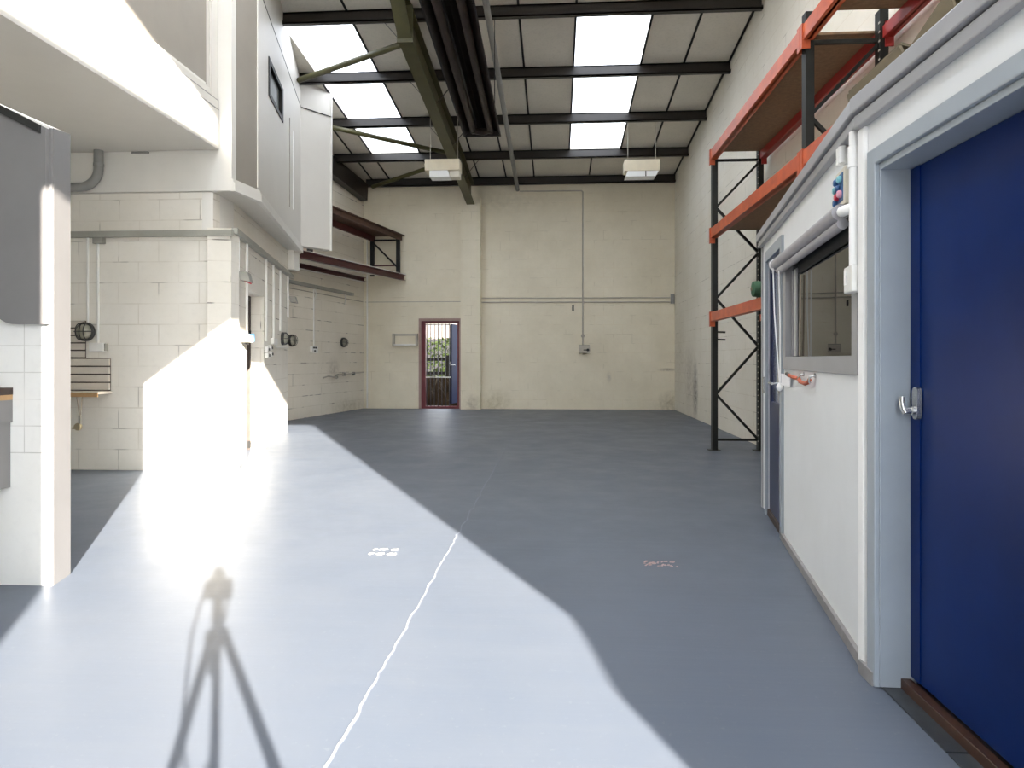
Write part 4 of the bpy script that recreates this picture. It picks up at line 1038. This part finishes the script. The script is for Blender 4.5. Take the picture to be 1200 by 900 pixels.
# ------------------------------------------------------------------ photographer's tripod (its shadow lies on the floor)
cy = math.atan(52 / 800); bx = lambda s, f: (s * math.cos(cy) - f * math.sin(cy), s * math.sin(cy) + f * math.cos(cy))
def P(s, f, z): x, y_ = bx(s, f); return (x, y_, z)
t = thing('digital_camera', P(0, -.08, 1.14), 'black camera standing on the tripod that casts the shadow', 'camera')
mb = MB().hexa([P(-.065, -.03, 1.15), P(.065, -.03, 1.15), P(.065, -.10, 1.15), P(-.065, -.10, 1.15), P(-.065, -.03, 1.245), P(.065, -.03, 1.245), P(.065, -.10, 1.245), P(-.065, -.10, 1.245)])
build('body', mb, 'skin_gray', t, bev=.01)
build('prism', MB().hexa([P(-.03, -.04, 1.245), P(.03, -.04, 1.245), P(.03, -.09, 1.245), P(-.03, -.09, 1.245), P(-.018, -.05, 1.315), P(.018, -.05, 1.315), P(.018, -.08, 1.315), P(-.018, -.08, 1.315)]), 'skin_gray', t)
build('strap', MB().tube([P(-.066, -.065, 1.22), P(-.11, -.07, 1.0), P(-.105, -.075, .74), P(-.06, -.08, .65), P(.0, -.08, .70), P(.02, -.075, 1.0), P(.066, -.065, 1.2)], .006, 6), 'skin_gray', t)
t = thing('camera_tripod', P(0, -.07, 0), 'black three legged tripod whose shadow falls on the lit floor', 'tripod')
build('head', MB().cyl(P(0, -.065, 1.05), P(0, -.065, 1.125), .028, 14).box(*[-.0, .0], 0, 0, 0, 0) if False else MB().cyl(P(0, -.065, 1.05), P(0, -.065, 1.148), .026, 14), 'skin_gray', t, smooth=True)
build('centre_column', MB().cyl(P(0, -.065, .62), P(0, -.065, 1.06), .015, 12), 'skin_gray', t, smooth=True)
build('collar', MB().lathe([(.02, 0), (.05, .01), (.05, .05), (.025, .06)], P(0, -.065, .96), (0, 0, 1), 14), 'skin_gray', t, smooth=True)
for a in (58, 246, 4):
    ca, sa = math.cos(math.radians(a)), math.sin(math.radians(a))
    build('leg', MB().tube([P(.03 * ca, -.065 + .03 * sa, 1.0), P(.255 * ca, -.065 + .255 * sa, .5), P(.48 * ca, -.065 + .48 * sa, .0)], .019, 10, .011), 'skin_gray', t, smooth=True)
build('pan_handle', MB().tube([P(.0, -.08, 1.10), P(.06, -.26, .94)], .01, 8), 'skin_gray', t)

# ------------------------------------------------------------------ light
SUN, WORLD, EXPO = 20.5, 3.6, 1.3
wd = bpy.data.worlds.new('overcast_bright_sky'); scene.world = wd; wd.use_nodes = True
bg = wd.node_tree.nodes['Background']; bg.inputs[0].default_value = (.89, .95, 1.03, 1); bg.inputs[1].default_value = WORLD
L = bpy.data.lights.new('sun', 'SUN'); L.energy = SUN; L.angle = math.radians(.5); L.color = (1., .925, .815)
lo = bpy.data.objects.new('sun', L); COL.objects.link(lo)
d_ = V3((-.4865, .9705, -.3288)).normalized()
lo.rotation_euler = d_.to_track_quat('-Z', 'Y').to_euler(); lo.location = (4, -8, 9)

# ------------------------------------------------------------------ camera
cam = bpy.data.cameras.new('camera'); co = bpy.data.objects.new('camera', cam); COL.objects.link(co)
co.location = (0, 0, 1.2); co.rotation_euler = (PI / 2, 0, cy)
cam.sensor_width = 36; cam.lens = 800 / 1200 * 36; cam.shift_y = -29 / 1200; cam.clip_start = .02
scene.camera = co
vs = scene.view_settings
vs.view_transform = 'Standard'; vs.look = 'None'; vs.exposure = EXPO; vs.gamma = 1; vs.use_curve_mapping = False
scene.cycles.use_denoising = True
scene.cycles.max_bounces = 14; scene.cycles.diffuse_bounces = 10; scene.cycles.transparent_max_bounces = 16
scene.cycles.sample_clamp_indirect = 6
